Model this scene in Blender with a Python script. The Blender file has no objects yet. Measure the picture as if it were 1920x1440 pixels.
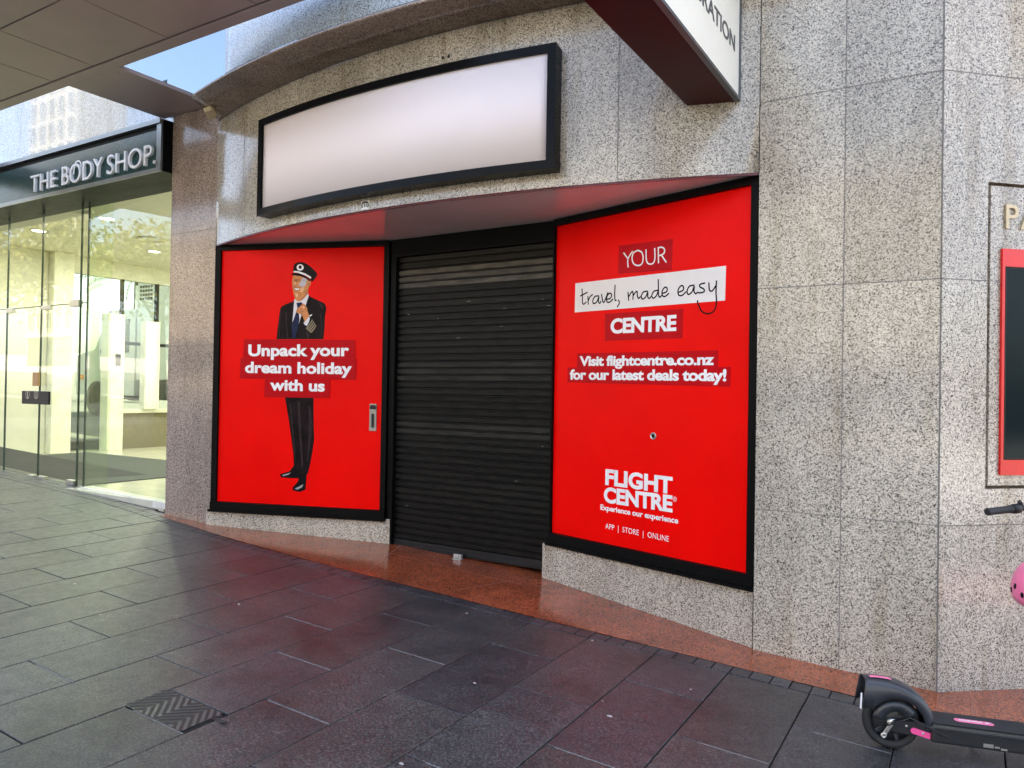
import bpy, bmesh, math, random
from mathutils import Vector, Matrix
R = math.radians
rnd = random.Random(7)
SC = bpy.context.scene
COL = SC.collection

# ------------------------------------------------------------------ camera
CAM_Z = 1.644
F_PX, PITCH, ROLL, YAW = 1412.37, R(0.5597), R(0.962), R(31.5)
_cy, _sy, _cp, _sp = math.cos(YAW), math.sin(YAW), math.cos(PITCH), math.sin(PITCH)
_fl = Vector((-_sy, _cy, 0)); _rt = Vector((_cy, _sy, 0))
_fw = _fl * _cp + Vector((0, 0, _sp)); _up = Vector((0, 0, _cp)) - _fl * _sp
_ir = _rt * math.cos(ROLL) + _up * math.sin(ROLL)
_iu = _up * math.cos(ROLL) - _rt * math.sin(ROLL)
CAMP = Vector((0, 0, CAM_Z))
cam = bpy.data.cameras.new('camera')
cam.sensor_width = 36; cam.lens = F_PX / 1920 * 36; cam.clip_end = 3000; cam.clip_start = 0.05
camo = bpy.data.objects.new('camera', cam); COL.objects.link(camo)
m = Matrix.Identity(4)
for i, a in enumerate((_ir, _iu, -_fw)):
    for j in range(3): m[j][i] = a[j]
    m[i][3] = CAMP[i]
camo.matrix_world = m
SC.camera = camo

# ------------------------------------------------------------------ sky, sun, exposure
SUN_EL, SUN_AZ = R(52), R(14)          # azimuth measured from +Y towards +X
world = bpy.data.worlds.new('World'); SC.world = world; world.use_nodes = True
wn = world.node_tree; bg = wn.nodes['Background']
sky = wn.nodes.new('ShaderNodeTexSky'); sky.sky_type = 'NISHITA'; sky.sun_disc = False
sky.sun_elevation = SUN_EL; sky.sun_rotation = SUN_AZ; sky.air_density = .8; sky.dust_density = 3.5; sky.ozone_density = .4
hs = wn.nodes.new('ShaderNodeHueSaturation'); hs.inputs['Saturation'].default_value = .78
wn.links.new(sky.outputs[0], hs.inputs['Color']); wn.links.new(hs.outputs[0], bg.inputs[0]); bg.inputs[1].default_value = 0.15
sun = bpy.data.lights.new('sun', 'SUN'); sun.energy = 4.6; sun.angle = R(0.5); sun.color = (1, .94, .84)
suno = bpy.data.objects.new('sun', sun); COL.objects.link(suno)
sd = Vector((math.sin(SUN_AZ) * math.cos(SUN_EL), math.cos(SUN_AZ) * math.cos(SUN_EL), math.sin(SUN_EL)))
suno.rotation_euler = sd.to_track_quat('Z', 'Y').to_euler()
SC.view_settings.view_transform = 'Standard'; SC.view_settings.look = 'None'
SC.view_settings.gamma = 1; SC.view_settings.exposure = 2.7
SC.render.engine = 'CYCLES'
SC.cycles.max_bounces = 10; SC.cycles.diffuse_bounces = 5; SC.cycles.transparent_max_bounces = 16
SC.cycles.sample_clamp_indirect = 6; SC.cycles.caustics_reflective = False; SC.cycles.caustics_refractive = False

# ------------------------------------------------------------------ measuring helpers
def ray(x, y):
    return _ir * ((x - 960) / F_PX) - _iu * ((y - 720) / F_PX) + _fw
def on_wall(x, y, p0, d):
    """(s, z) where the sight line through a photo pixel meets the vertical plane through p0 along d."""
    r = ray(x, y); n = Vector((d[1], -d[0]))
    t = (n.x * p0[0] + n.y * p0[1]) / (n.x * r.x + n.y * r.y)
    q = CAMP + r * t
    return ((q.x - p0[0]) * d[0] + (q.y - p0[1]) * d[1], q.z)
def gz(x, y): return -0.0417 * x + 0.0059 * y
def on_ground(x, y, h=0.0):
    r = ray(x, y); t = (CAM_Z - h) / (-0.0417 * r.x + 0.0059 * r.y - r.z)
    return CAMP + r * t

# ------------------------------------------------------------------ object helpers
def tag(o, label=None, cat=None, group=None, kind=None):
    if label: o['label'] = label
    if cat: o['category'] = cat
    if group: o['group'] = group
    if kind: o['kind'] = kind
    return o
def thing(name, label, cat, loc=(0, 0, 0), rz=0, group=None):
    o = bpy.data.objects.new(name, None); COL.objects.link(o)
    o.location = loc; o.rotation_euler = (0, 0, rz); o.empty_display_size = .1
    return tag(o, label, cat, group)
def copy_tree(o, parent=None):
    c = o.copy(); COL.objects.link(c)
    if parent: c.parent = parent
    for ch in list(o.children): copy_tree(ch, c)
    return c

class MB:
    """collects faces for ONE mesh object"""
    def __init__(s): s.v = []; s.f = []; s.mi = []; s.sm = []; s.marks = []
    def tone(s, t):
        """stone tone of the faces added from here on"""
        s.marks.append((len(s.f), t))
    def face(s, pts, mi=0, sm=False):
        b = len(s.v); s.v += [tuple(p) for p in pts]; s.f.append(tuple(range(b, b + len(pts)))); s.mi.append(mi); s.sm.append(sm)
    def grid(s, rows, mi=0, sm=True, closed=False):
        b = len(s.v); n = len(rows[0])
        for r in rows: s.v += [tuple(p) for p in r]
        for i in range(len(rows) - 1):
            for j in range(n if closed else n - 1):
                k = (j + 1) % n
                s.f.append((b + i * n + j, b + i * n + k, b + (i + 1) * n + k, b + (i + 1) * n + j)); s.mi.append(mi); s.sm.append(sm)
    def box(s, lo, hi, M=None, bev=0, mi=0):
        x0, y0, z0 = lo; x1, y1, z1 = hi
        if bev > 0:
            bm = bmesh.new(); bmesh.ops.create_cube(bm, size=1)
            for v in bm.verts: v.co = Vector((x0 + (v.co.x + .5) * (x1 - x0), y0 + (v.co.y + .5) * (y1 - y0), z0 + (v.co.z + .5) * (z1 - z0)))
            bmesh.ops.bevel(bm, geom=bm.edges[:], offset=bev, segments=2, profile=.6, affect='EDGES')
            s.addbm(bm, M, mi); return
        P = [Vector(p) for p in ((x0, y0, z0), (x1, y0, z0), (x1, y1, z0), (x0, y1, z0), (x0, y0, z1), (x1, y0, z1), (x1, y1, z1), (x0, y1, z1))]
        if M: P = [M @ p for p in P]
        b = len(s.v); s.v += [tuple(p) for p in P]
        for f in ((3, 2, 1, 0), (4, 5, 6, 7), (0, 1, 5, 4), (1, 2, 6, 5), (2, 3, 7, 6), (3, 0, 4, 7)):
            s.f.append(tuple(b + i for i in f)); s.mi.append(mi); s.sm.append(False)
    def addbm(s, bm, M=None, mi=0, sm=False):
        b = len(s.v); bm.verts.index_update()
        s.v += [tuple(M @ v.co if M else v.co) for v in bm.verts]
        for f in bm.faces:
            s.f.append(tuple(b + v.index for v in f.verts)); s.mi.append(mi); s.sm.append(sm)
        bm.free()
    def tube(s, pts, rad, n=12, mi=0, caps=True):
        pts = [Vector(p) for p in pts]; rads = rad if isinstance(rad, (list, tuple)) else [rad] * len(pts)
        rows = []; ref = None
        for i, p in enumerate(pts):
            t = (pts[min(i + 1, len(pts) - 1)] - pts[max(i - 1, 0)]).normalized()
            if ref is None: ref = t.orthogonal().normalized()
            a = (ref - t * ref.dot(t)).normalized(); ref = a; b = t.cross(a)
            rows.append([p + (a * math.cos(2 * math.pi * k / n) + b * math.sin(2 * math.pi * k / n)) * rads[i] for k in range(n)])
        s.grid(rows, mi, True, True)
        if caps: s.face(rows[0][::-1], mi); s.face(rows[-1], mi)
    def lathe(s, prof, M=None, n=28, mi=0, sm=True):
        """prof: (radius, height) along local z"""
        rows = []
        for r, h in prof:
            q = [Vector((r * math.cos(2 * math.pi * k / n), r * math.sin(2 * math.pi * k / n), h)) for k in range(n)]
            rows.append([M @ p for p in q] if M else q)
        s.grid(rows, mi, sm, True)
        if prof[0][0] > 1e-5: s.face(rows[0][::-1], mi)
        if prof[-1][0] > 1e-5: s.face(rows[-1], mi)
    def prism(s, poly, z0, z1, M=None, mi=0):
        """closed 2-D outline (x, y) raised from z0 to z1"""
        lo = [Vector((p[0], p[1], z0)) for p in poly]; hi = [Vector((p[0], p[1], z1)) for p in poly]
        if M: lo = [M @ p for p in lo]; hi = [M @ p for p in hi]
        s.face(lo[::-1], mi); s.face(hi, mi); n = len(poly)
        for i in range(n): s.face((lo[i], lo[(i + 1) % n], hi[(i + 1) % n], hi[i]), mi)
    def build(s, name, mats, parent=None, loc=None):
        me = bpy.data.meshes.new(name); me.from_pydata(s.v, [], s.f)
        if not isinstance(mats, (list, tuple)): mats = [mats]
        for mt in mats: me.materials.append(mt)
        me.polygons.foreach_set('material_index', s.mi); me.polygons.foreach_set('use_smooth', s.sm)
        if s.marks:
            at = me.attributes.new('tone', 'FLOAT', 'FACE'); vals = [1.0] * len(s.f)
            for k, t in s.marks: vals[k:] = [t] * (len(s.f) - k)
            at.data.foreach_set('value', vals)
        bm = bmesh.new(); bm.from_mesh(me); bmesh.ops.remove_doubles(bm, verts=bm.verts, dist=1e-5)
        bmesh.ops.recalc_face_normals(bm, faces=bm.faces); bm.to_mesh(me); bm.free()
        me.update()
        o = bpy.data.objects.new(name, me); COL.objects.link(o)
        if parent: o.parent = parent
        if loc: o.location = loc
        return o
def raw(name, verts, faces, mats, parent=None):
    me = bpy.data.meshes.new(name); me.from_pydata(verts, [], faces)
    for mt in (mats if isinstance(mats, (list, tuple)) else [mats]): me.materials.append(mt)
    me.update(); o = bpy.data.objects.new(name, me); COL.objects.link(o)
    if parent: o.parent = parent
    return o

# ------------------------------------------------------------------ materials
def newmat(name):
    mt = bpy.data.materials.new(name); mt.use_nodes = True
    return mt, mt.node_tree.nodes, mt.node_tree.links, mt.node_tree.nodes['Principled BSDF']
def ramp(N, stops, interp='LINEAR'):
    r = N.new('ShaderNodeValToRGB'); r.color_ramp.interpolation = interp
    e = r.color_ramp.elements
    while len(e) < len(stops): e.new(.5)
    for i, (p, c) in enumerate(stops):
        e[i].position = p; e[i].color = (*c, 1) if len(c) == 3 else c
    return r
def mat(name, c, rough=.5, metal=0, spec=.5, var=.12, vscale=6, bump=0, bscale=60, coat=0, emit=None, es=0):
    """plain surface with mild uneven tone and gloss"""
    mt, N, L, P = newmat(name)
    tc = N.new('ShaderNodeTexCoord'); nz = N.new('ShaderNodeTexNoise'); nz.inputs['Scale'].default_value = vscale; nz.inputs['Detail'].default_value = 6
    L.new(tc.outputs['Object'], nz.inputs['Vector'])
    r = ramp(N, [(.3, tuple(x * (1 - var) for x in c)), (.7, tuple(min(1, x * (1 + var)) for x in c))])
    L.new(nz.outputs['Fac'], r.inputs[0]); L.new(r.outputs[0], P.inputs['Base Color'])
    mr = N.new('ShaderNodeMapRange'); mr.inputs[3].default_value = max(.02, rough * .8); mr.inputs[4].default_value = min(1, rough * 1.25)
    L.new(nz.outputs['Fac'], mr.inputs[0]); L.new(mr.outputs[0], P.inputs['Roughness'])
    if spec < .2: P.inputs['IOR'].default_value = 1.16; spec = .5
    P.inputs['Metallic'].default_value = metal; P.inputs['Specular IOR Level'].default_value = spec
    if coat: P.inputs['Coat Weight'].default_value = coat; P.inputs['Coat Roughness'].default_value = .04
    if bump:
        n2 = N.new('ShaderNodeTexNoise'); n2.inputs['Scale'].default_value = bscale; n2.inputs['Detail'].default_value = 4
        L.new(tc.outputs['Object'], n2.inputs['Vector']); b = N.new('ShaderNodeBump'); b.inputs['Strength'].default_value = bump; b.inputs['Distance'].default_value = .002
        L.new(n2.outputs['Fac'], b.inputs['Height']); L.new(b.outputs[0], P.inputs['Normal'])
    if emit: P.inputs['Emission Color'].default_value = (*emit, 1); P.inputs['Emission Strength'].default_value = es
    return mt
def granite(name, light=(.61, .555, .46), mid=(.20, .175, .145), dark=(.022, .019, .017), sc=205, rough=.13, stain=.24, fine=1.0, dk=.145, md=.31, coat=0, coatr=.03, slabs=False):
    mt, N, L, P = newmat(name)
    tc = N.new('ShaderNodeTexCoord'); geo = N.new('ShaderNodeNewGeometry')
    wob = N.new('ShaderNodeTexNoise'); wob.inputs['Scale'].default_value = sc * .9; wob.inputs['Detail'].default_value = 2
    L.new(geo.outputs['Position'], wob.inputs['Vector'])
    ad = N.new('ShaderNodeVectorMath'); ad.operation = 'MULTIPLY_ADD'
    L.new(wob.outputs['Color'], ad.inputs[0]); ad.inputs[1].default_value = (.014, .014, .014); L.new(geo.outputs['Position'], ad.inputs[2])
    vo = N.new('ShaderNodeTexVoronoi'); vo.inputs['Scale'].default_value = sc; L.new(ad.outputs[0], vo.inputs['Vector'])
    sx = N.new('ShaderNodeSeparateColor'); L.new(vo.outputs['Color'], sx.inputs[0])
    l2 = tuple(x * 1.22 for x in light); m2 = tuple(x * .82 for x in light)
    r = ramp(N, [(0, dark), (dk, mid), (md, m2), (.62, light), (.86, l2)], 'CONSTANT'); L.new(sx.outputs[0], r.inputs[0])
    # slow grime and run-down stains on the stone
    st = N.new('ShaderNodeTexNoise'); st.inputs['Scale'].default_value = 1.3; st.inputs['Detail'].default_value = 7; st.inputs['Roughness'].default_value = .65
    mp = N.new('ShaderNodeMapping'); mp.inputs['Scale'].default_value = (1.6, 1.6, .45)
    L.new(geo.outputs['Position'], mp.inputs[0]); L.new(mp.outputs[0], st.inputs['Vector'])
    sr = ramp(N, [(.35, (1 - stain, (1 - stain) * .985, (1 - stain) * .96)), (.62, (1, 1, 1))]); L.new(st.outputs['Fac'], sr.inputs[0])
    mx = N.new('ShaderNodeMix'); mx.data_type = 'RGBA'; mx.blend_type = 'MULTIPLY'; mx.inputs[0].default_value = 1
    L.new(r.outputs[0], mx.inputs[6]); L.new(sr.outputs[0], mx.inputs[7]); L.new(mx.outputs[2], P.inputs['Base Color'])
    mr = N.new('ShaderNodeMapRange'); mr.inputs[3].default_value = rough * 1.3; mr.inputs[4].default_value = rough * .75
    L.new(st.outputs['Fac'], mr.inputs[0]); L.new(mr.outputs[0], P.inputs['Roughness'])
    if coat: P.inputs['Coat Weight'].default_value = coat; P.inputs['Coat Roughness'].default_value = coatr; P.inputs['Coat IOR'].default_value = 1.7
    # slab to slab difference and thin run-down streaks
    at = N.new('ShaderNodeAttribute'); at.attribute_name = 'tone'; tn = N.new('ShaderNodeMath'); tn.operation = 'ADD'; tn.inputs[1].default_value = 1 if not slabs else 0
    L.new(at.outputs['Fac'], tn.inputs[0])
    m2 = N.new('ShaderNodeMix'); m2.data_type = 'RGBA'; m2.blend_type = 'MULTIPLY'; m2.inputs[0].default_value = 1; m2.clamp_result = False
    L.new(mx.outputs[2], m2.inputs[6]); L.new(tn.outputs[0], m2.inputs[7])
    sk = N.new('ShaderNodeTexNoise'); sk.inputs['Scale'].default_value = 9; sk.inputs['Detail'].default_value = 5
    mp2 = N.new('ShaderNodeMapping'); mp2.inputs['Scale'].default_value = (1, 1, .09); L.new(geo.outputs['Position'], mp2.inputs[0]); L.new(mp2.outputs[0], sk.inputs['Vector'])
    sr2 = ramp(N, [(.56, (1, 1, 1)), (.72, (.80, .765, .70))]); L.new(sk.outputs['Fac'], sr2.inputs[0])
    m3 = N.new('ShaderNodeMix'); m3.data_type = 'RGBA'; m3.blend_type = 'MULTIPLY'; m3.inputs[0].default_value = 1; m3.clamp_result = False
    L.new(m2.outputs[2], m3.inputs[6]); L.new(sr2.outputs[0], m3.inputs[7]); L.new(m3.outputs[2], P.inputs['Base Color'])
    return mt
def glass(name, tint=(.91, .95, .87), refl=1.0):
    """thin sheet: clear with angle-dependent mirror, the same from both sides"""
    mt, N, L, P = newmat(name); N.remove(P); out = N['Material Output']
    ge = N.new('ShaderNodeNewGeometry'); dt = N.new('ShaderNodeVectorMath'); dt.operation = 'DOT_PRODUCT'
    L.new(ge.outputs['Normal'], dt.inputs[0]); L.new(ge.outputs['Incoming'], dt.inputs[1])
    def mth(op, a, b=None):
        n = N.new('ShaderNodeMath'); n.operation = op
        for i, q in enumerate((a, b)):
            if q is None: continue
            if isinstance(q, (int, float)): n.inputs[i].default_value = q
            else: L.new(q, n.inputs[i])
        return n.outputs[0]
    c = mth('ABSOLUTE', dt.outputs['Value']); p5 = mth('POWER', mth('SUBTRACT', 1.0, c), 5.0)
    fr = mth('MINIMUM', mth('MULTIPLY', mth('ADD', mth('MULTIPLY', p5, .96), .04), refl), 1.0)
    tr = N.new('ShaderNodeBsdfTransparent'); tr.inputs[0].default_value = (*tint, 1)
    gl = N.new('ShaderNodeBsdfGlossy'); gl.inputs['Roughness'].default_value = .0
    ms = N.new('ShaderNodeMixShader'); L.new(fr, ms.inputs[0]); L.new(tr.outputs[0], ms.inputs[1]); L.new(gl.outputs[0], ms.inputs[2])
    L.new(ms.outputs[0], out.inputs[0])
    return mt

M_GRAN = granite('speckled_granite')
M_GRANC = granite('brown_granite', light=(.43, .34, .285), mid=(.17, .125, .10))
M_GRANB = granite('shaded_cornice_granite', light=(.36, .275, .215), mid=(.15, .11, .085))  # shade and dark reflection of the underside put into a browner tone
M_GRANS = granite('speckled_granite_slabs', slabs=True)
M_GRANUP = granite('sky_tinted_polished_granite', light=(.46, .54, .62), rough=.12, coat=.7)  # blue sky reflection painted into the base tone
M_GRANHI = granite('sky_tinted_upper_granite', light=(.50, .61, .69), rough=.3, stain=.12, coat=1.0, coatr=.22)  # the sky's blue sheen is put into the stone colour
M_JOINT = mat('stone_joint', (.16, .15, .14), .8)
M_RED_GR = granite('red_granite', light=(.50, .13, .05), mid=(.26, .06, .026), dark=(.06, .018, .012), sc=210, rough=.14, stain=.35, dk=.22, md=.5)
M_BLACK = mat('black_frame_paint', (.004, .004, .004), .4, spec=.12, bump=.05)
M_BLACKSAT = mat('satin_black_metal', (.012, .012, .013), .4, spec=.25, bump=.1)
M_RED = mat('red_print', (.88, .0025, .0015), .3, spec=.12, var=.05, vscale=2.2)
M_REDDK = mat('dark_red_print', (.50, .002, .007), .3, spec=.12, var=.05)
M_WHITE = mat('white_print', (.86, .86, .85), .3, var=.02)
M_CREAM = mat('cream_strip_print', (.80, .76, .72), .3, var=.03)
M_INK = mat('black_ink', (.006, .005, .006), .35, spec=.12)
M_SUIT = mat('suit_print', (.010, .006, .007), .32, spec=.1, var=.6, vscale=9)
M_TIE = mat('tie_print', (.016, .022, .06), .32, spec=.1, var=.5, vscale=40)
M_SKIN = mat('skin_print', (.62, .25, .09), .3, spec=.1, var=.25, vscale=22)
M_SKINDK = mat('skin_dark_print', (.30, .09, .05), .3)
M_SHIRT = mat('shirt_print', (.72, .70, .74), .3, var=.06)
M_GOLD = mat('gold_braid_print', (.27, .21, .12), .3)
M_STEEL = mat('brushed_steel', (.55, .54, .50), .3, metal=1)
M_ALU = mat('grey_aluminium', (.30, .31, .33), .35, metal=1)
M_SOFFIT = mat('glossy_soffit_panel', (.80, .93, .94), .12, var=.06, vscale=2, coat=.2)
M_LIGHTBOX = mat('blank_acrylic', (.90, .82, .82), .6, spec=.25, var=.02, vscale=1.2)
M_CANOPY = mat('canopy_soffit_panel', (.42, .345, .335), .38, var=.1, vscale=1.6)
M_CANGAP = mat('canopy_gap', (.012, .010, .010), .7)
M_TEAL = mat('dark_green_sign_panel', (.008, .045, .046), .2, var=.1)
M_TRIM = mat('sign_edge_trim', (.22, .24, .25), .3, metal=.8)
M_GLASS = glass('shopfront_glass', refl=1.15)
M_DARKGLASS = mat('dark_screen_glass', (.008, .016, .017), .08, spec=.12)
M_MIRROR = mat('sky_mirror_panel', (.27, .33, .37), .03, metal=1, var=.01)
M_CREAMW = mat('cream_wall_paint', (.70, .69, .60), .6, var=.03)
M_CEIL = mat('cream_ceiling_paint', (.72, .71, .62), .6, var=.03)
M_FLOORIN = mat('pale_shop_floor', (.62, .60, .50), .18, var=.06)
M_MAT = mat('dark_entrance_mat', (.055, .06, .055), .85, var=.2, bump=.4, bscale=300)
M_MAROON = mat('maroon_sign_underside', (.05, .003, .004), .3, spec=.15, var=.1)
M_SIGNW = mat('cream_sign_face', (.80, .79, .70), .3, var=.02)
M_CHAR = mat('charcoal_lettering', (.06, .06, .065), .4)
M_PINK = mat('pink_plastic', (.93, .20, .38), .3, var=.05)
M_PINKREF = mat('pink_reflector', (.9, .10, .32), .2, var=.05)
M_RUBBER = mat('black_rubber', (.016, .016, .017), .7, bump=.3, bscale=200)
M_SCOOT = mat('scooter_black', (.016, .017, .019), .33)
M_FENDER = mat('fender_grey_black', (.030, .033, .040), .3)
M_PALE = mat('pale_speck', (.36, .35, .32), .7)

# ------------------------------------------------------------------ writing and drawing on planes
def frame(p0, d, z0=0, off=0.0):
    """matrix: x along the wall, y up, z out of the wall towards the viewer"""
    d = Vector((d[0], d[1], 0)).normalized(); n = Vector((d.y, -d.x, 0))
    M = Matrix.Identity(4)
    for i, a in enumerate((d, Vector((0, 0, 1)), n)):
        for j in range(3): M[j][i] = a[j]
    o = Vector((p0[0], p0[1], z0)) + n * off
    for j in range(3): M[j][3] = o[j]
    return M
def _text(body, offset=0.0, extrude=0.0, spacing=1.0, shear=0.0):
    cu = bpy.data.curves.new('t', 'FONT'); cu.body = body; cu.size = 1; cu.offset = offset; cu.extrude = extrude
    cu.space_character = spacing; cu.shear = shear; cu.resolution_u = 5
    o = bpy.data.objects.new('t', cu); COL.objects.link(o)
    dg = bpy.context.evaluated_depsgraph_get(); me = bpy.data.meshes.new_from_object(o.evaluated_get(dg))
    bpy.data.objects.remove(o); bpy.data.curves.remove(cu)
    v = [tuple(p.co) for p in me.vertices]; f = [tuple(p.vertices) for p in me.polygons]; bpy.data.meshes.remove(me)
    return v, f
_capv = _text('H')[0]; CAPH = max(p[1] for p in _capv)
def lettering(name, body, M, x0, x1, y0, cap, material, parent, offset=.0, depth=.0008, spacing=1.0, lift=.001, rot=0.0, shear=0):
    """one line of writing from x0 to x1 on the plane M, baseline y0, capital height cap"""
    v, f = _text(body, offset, .5, spacing, shear)
    xs = [p[0] for p in v]; a, b = min(xs), max(xs); sx = (x1 - x0) / (b - a); sy = cap / (CAPH + 2 * max(0, offset))
    ca, sa = math.cos(rot), math.sin(rot); out = []
    for p in v:
        x = (p[0] - a) * sx; y = (p[1] + max(0, offset)) * sy
        out.append(tuple(M @ Vector((x0 + x * ca - y * sa, y0 + x * sa + y * ca, lift + (p[2] + .5) * depth))))
    return raw(name, out, f, material, parent)
def patch(mb, poly, M, lift, thick=.0006, mi=0):
    mb.prism(poly, lift - thick, lift, M, mi)
def smooth_line(pts, n=6):
    out = []
    for i in range(len(pts) - 1):
        p0 = Vector(pts[max(i - 1, 0)]); p1 = Vector(pts[i]); p2 = Vector(pts[i + 1]); p3 = Vector(pts[min(i + 2, len(pts) - 1)])
        for k in range(n):
            t = k / n
            out.append(.5 * ((2 * p1) + (p2 - p0) * t + (2 * p0 - 5 * p1 + 4 * p2 - p3) * t * t + (3 * p1 - p0 - 3 * p2 + p3) * t ** 3))
    out.append(Vector(pts[-1])); return out
def ribbon(mb, pts, w, M, lift, n=6):
    q = smooth_line([Vector((p[0], p[1])) for p in pts], n); L_, R_ = [], []
    for i, p in enumerate(q):
        t = q[min(i + 1, len(q) - 1)] - q[max(i - 1, 0)]
        if t.length < 1e-9: t = Vector((1, 0))
        t.normalize(); nn = Vector((-t.y, t.x)) * w / 2
        if i == 0: p = p - t * w * .4
        if i == len(q) - 1: p = p + t * w * .4
        L_.append(M @ Vector((*(p + nn), lift))); R_.append(M @ Vector((*(p - nn), lift)))
    mb.grid([L_, R_], 0, False)

# ================================================================== GROUND
BORDER = [(-30, 5.0), (-10.5, 4.84), (-8.2, 4.80), (-6.96, 4.66), (-6.0, 4.54), (-5.2, 4.475), (-4.3, 4.44), (-3.4, 4.425), (-2.5, 4.415), (-1.5, 4.41), (8, 4.39)]
def border(u):
    for (a, va), (b, vb) in zip(BORDER, BORDER[1:]):
        if a <= u <= b:
            return va + (vb - va) * (u - a) / (b - a)
    return BORDER[-1][1]
def G(u, v, h=0): return Vector((u, v, gz(u, v) + h))

def paver_mat():
    mt, N, L, P = newmat('basalt_paver')
    geo = N.new('ShaderNodeNewGeometry'); at = N.new('ShaderNodeAttribute'); at.attribute_name = 'tone'
    n1 = N.new('ShaderNodeTexNoise'); n1.inputs['Scale'].default_value = 95; n1.inputs['Detail'].default_value = 6; n1.inputs['Roughness'].default_value = .75
    n2 = N.new('ShaderNodeTexNoise'); n2.inputs['Scale'].default_value = 2.2; n2.inputs['Detail'].default_value = 8; n2.inputs['Roughness'].default_value = .7
    n3 = N.new('ShaderNodeTexNoise'); n3.inputs['Scale'].default_value = 16; n3.inputs['Detail'].default_value = 6
    for n in (n1, n2, n3): L.new(geo.outputs['Position'], n.inputs['Vector'])
    r1 = ramp(N, [(.34, (.006, .006, .006)), (.50, (.036, .0355, .0345)), (.66, (.135, .132, .125))]); L.new(n1.outputs['Fac'], r1.inputs[0])
    r2 = ramp(N, [(.30, (.45, .45, .45)), (.5, (.95, .95, .95)), (.68, (1.3, 1.28, 1.25))]); L.new(n2.outputs['Fac'], r2.inputs[0])
    mx = N.new('ShaderNodeMix'); mx.data_type = 'RGBA'; mx.blend_type = 'MULTIPLY'; mx.inputs[0].default_value = 1; mx.clamp_result = False
    L.new(r1.outputs[0], mx.inputs[6]); L.new(r2.outputs[0], mx.inputs[7])
    m3 = N.new('ShaderNodeMix'); m3.data_type = 'RGBA'; m3.blend_type = 'MULTIPLY'; m3.inputs[0].default_value = 1; m3.clamp_result = False
    L.new(mx.outputs[2], m3.inputs[6]); L.new(at.outputs['Color'], m3.inputs[7])
    L.new(m3.outputs[2], P.inputs['Base Color'])
    mm = N.new('ShaderNodeMath'); mm.operation = 'MULTIPLY_ADD'; L.new(n3.outputs['Fac'], mm.inputs[0]); mm.inputs[1].default_value = .3; mm.inputs[2].default_value = .32
    L.new(mm.outputs[0], P.inputs['Roughness']); P.inputs['Specular IOR Level'].default_value = .5; P.inputs['Coat Weight'].default_value = .3; P.inputs['Coat Roughness'].default_value = .42; P.inputs['Coat IOR'].default_value = 1.5
    b = N.new('ShaderNodeBump'); b.inputs['Strength'].default_value = .55; b.inputs['Distance'].default_value = .002
    L.new(n1.outputs['Fac'], b.inputs['Height']); L.new(b.outputs[0], P.inputs['Normal']); L.new(b.outputs[0], P.inputs['Coat Normal'])
    return mt
M_PAVER = paver_mat()
M_BED = mat('joint_sand', (.018, .017, .016), .9)
M_JOINTPALE = mat('pale_joint_strip', (.24, .235, .22), .8, var=.3, vscale=30)  # pale strips laid in some of the paver end joints

U0, RW, PL, V0 = -2.04, .4355, .88, 2.07
verts, faces, tones, joint_strips = [], [], [], MB()
def slab(u0, u1, va0, va1, vb0, vb1, tone, dz=0.0):
    """one paver: v runs va0..vb0 on its u0 side and va1..vb1 on its u1 side"""
    g, e = .0034, .0024
    c = [(u0 + g, va0 + g), (u1 - g, va1 + g), (u1 - g, vb1 - g), (u0 + g, vb0 - g)]
    mu, mv = (u0 + u1) / 2, (va0 + vb0) / 2
    tx, ty = rnd.uniform(-.0016, .0016), rnd.uniform(-.0012, .0012)
    b = len(verts)
    for (u, v) in c: verts.append(tuple(G(u, v, -.012)))
    for (u, v) in c: verts.append(tuple(G(u, v, -e + dz + tx * (u - mu) + ty * (v - mv))))
    for (u, v) in c: verts.append(tuple(G(u + (e if u < mu else -e), v + (e if v < mv else -e), dz + tx * (u - mu) + ty * (v - mv))))
    for r in (0, 4):
        for k in range(4):
            faces.append((b + r + k, b + r + (k + 1) % 4, b + r + 4 + (k + 1) % 4, b + r + 4 + k)); tones.append(tone)
    faces.append((b + 8, b + 9, b + 10, b + 11)); tones.append(tone)
COVER = (-3.372, -2.94, 2.075, 2.30)      # the zigzag inset
for i in range(-40, 22):
    u0, u1 = U0 + i * RW, U0 + (i + 1) * RW
    off = 0 if i % 2 == 1 else PL / 2
    k = -8
    while True:
        a = V0 + off + k * PL; b_ = a + PL; k += 1
        e0, e1 = border(u0) - .115, border(u1) - .115
        if a > min(e0, e1) - .02: break
        if b_ < -3.2: continue
        t = rnd.uniform(.8, 1.22); tone = (t * rnd.uniform(.96, 1.05), t, t * rnd.uniform(.97, 1.1), 1)
        dz = rnd.uniform(-.0012, .0012)
        if abs(u0 - COVER[0]) < .06 and abs(a - V0) < .01: a = COVER[3]
        b0, b1 = min(b_, e0), min(b_, e1)
        if min(e0, e1) - b_ < .12: b0, b1 = e0, e1
        slab(u0, u1, a, a, b0, b1, tone, dz)
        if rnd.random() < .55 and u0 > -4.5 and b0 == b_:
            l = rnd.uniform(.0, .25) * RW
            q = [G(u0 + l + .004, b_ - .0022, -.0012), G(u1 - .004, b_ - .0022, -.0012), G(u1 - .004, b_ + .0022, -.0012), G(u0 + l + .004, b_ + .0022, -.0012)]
            joint_strips.face(q)
        if b0 != b_ or b1 != b_: break
pv = raw('pavement', verts, faces, [M_PAVER]); tag(pv, kind='structure')
ca = pv.data.color_attributes.new('tone', 'FLOAT_COLOR', 'CORNER')
for p in pv.data.polygons:
    for li in p.loop_indices: ca.data[li].color = tones[p.index]
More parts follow.
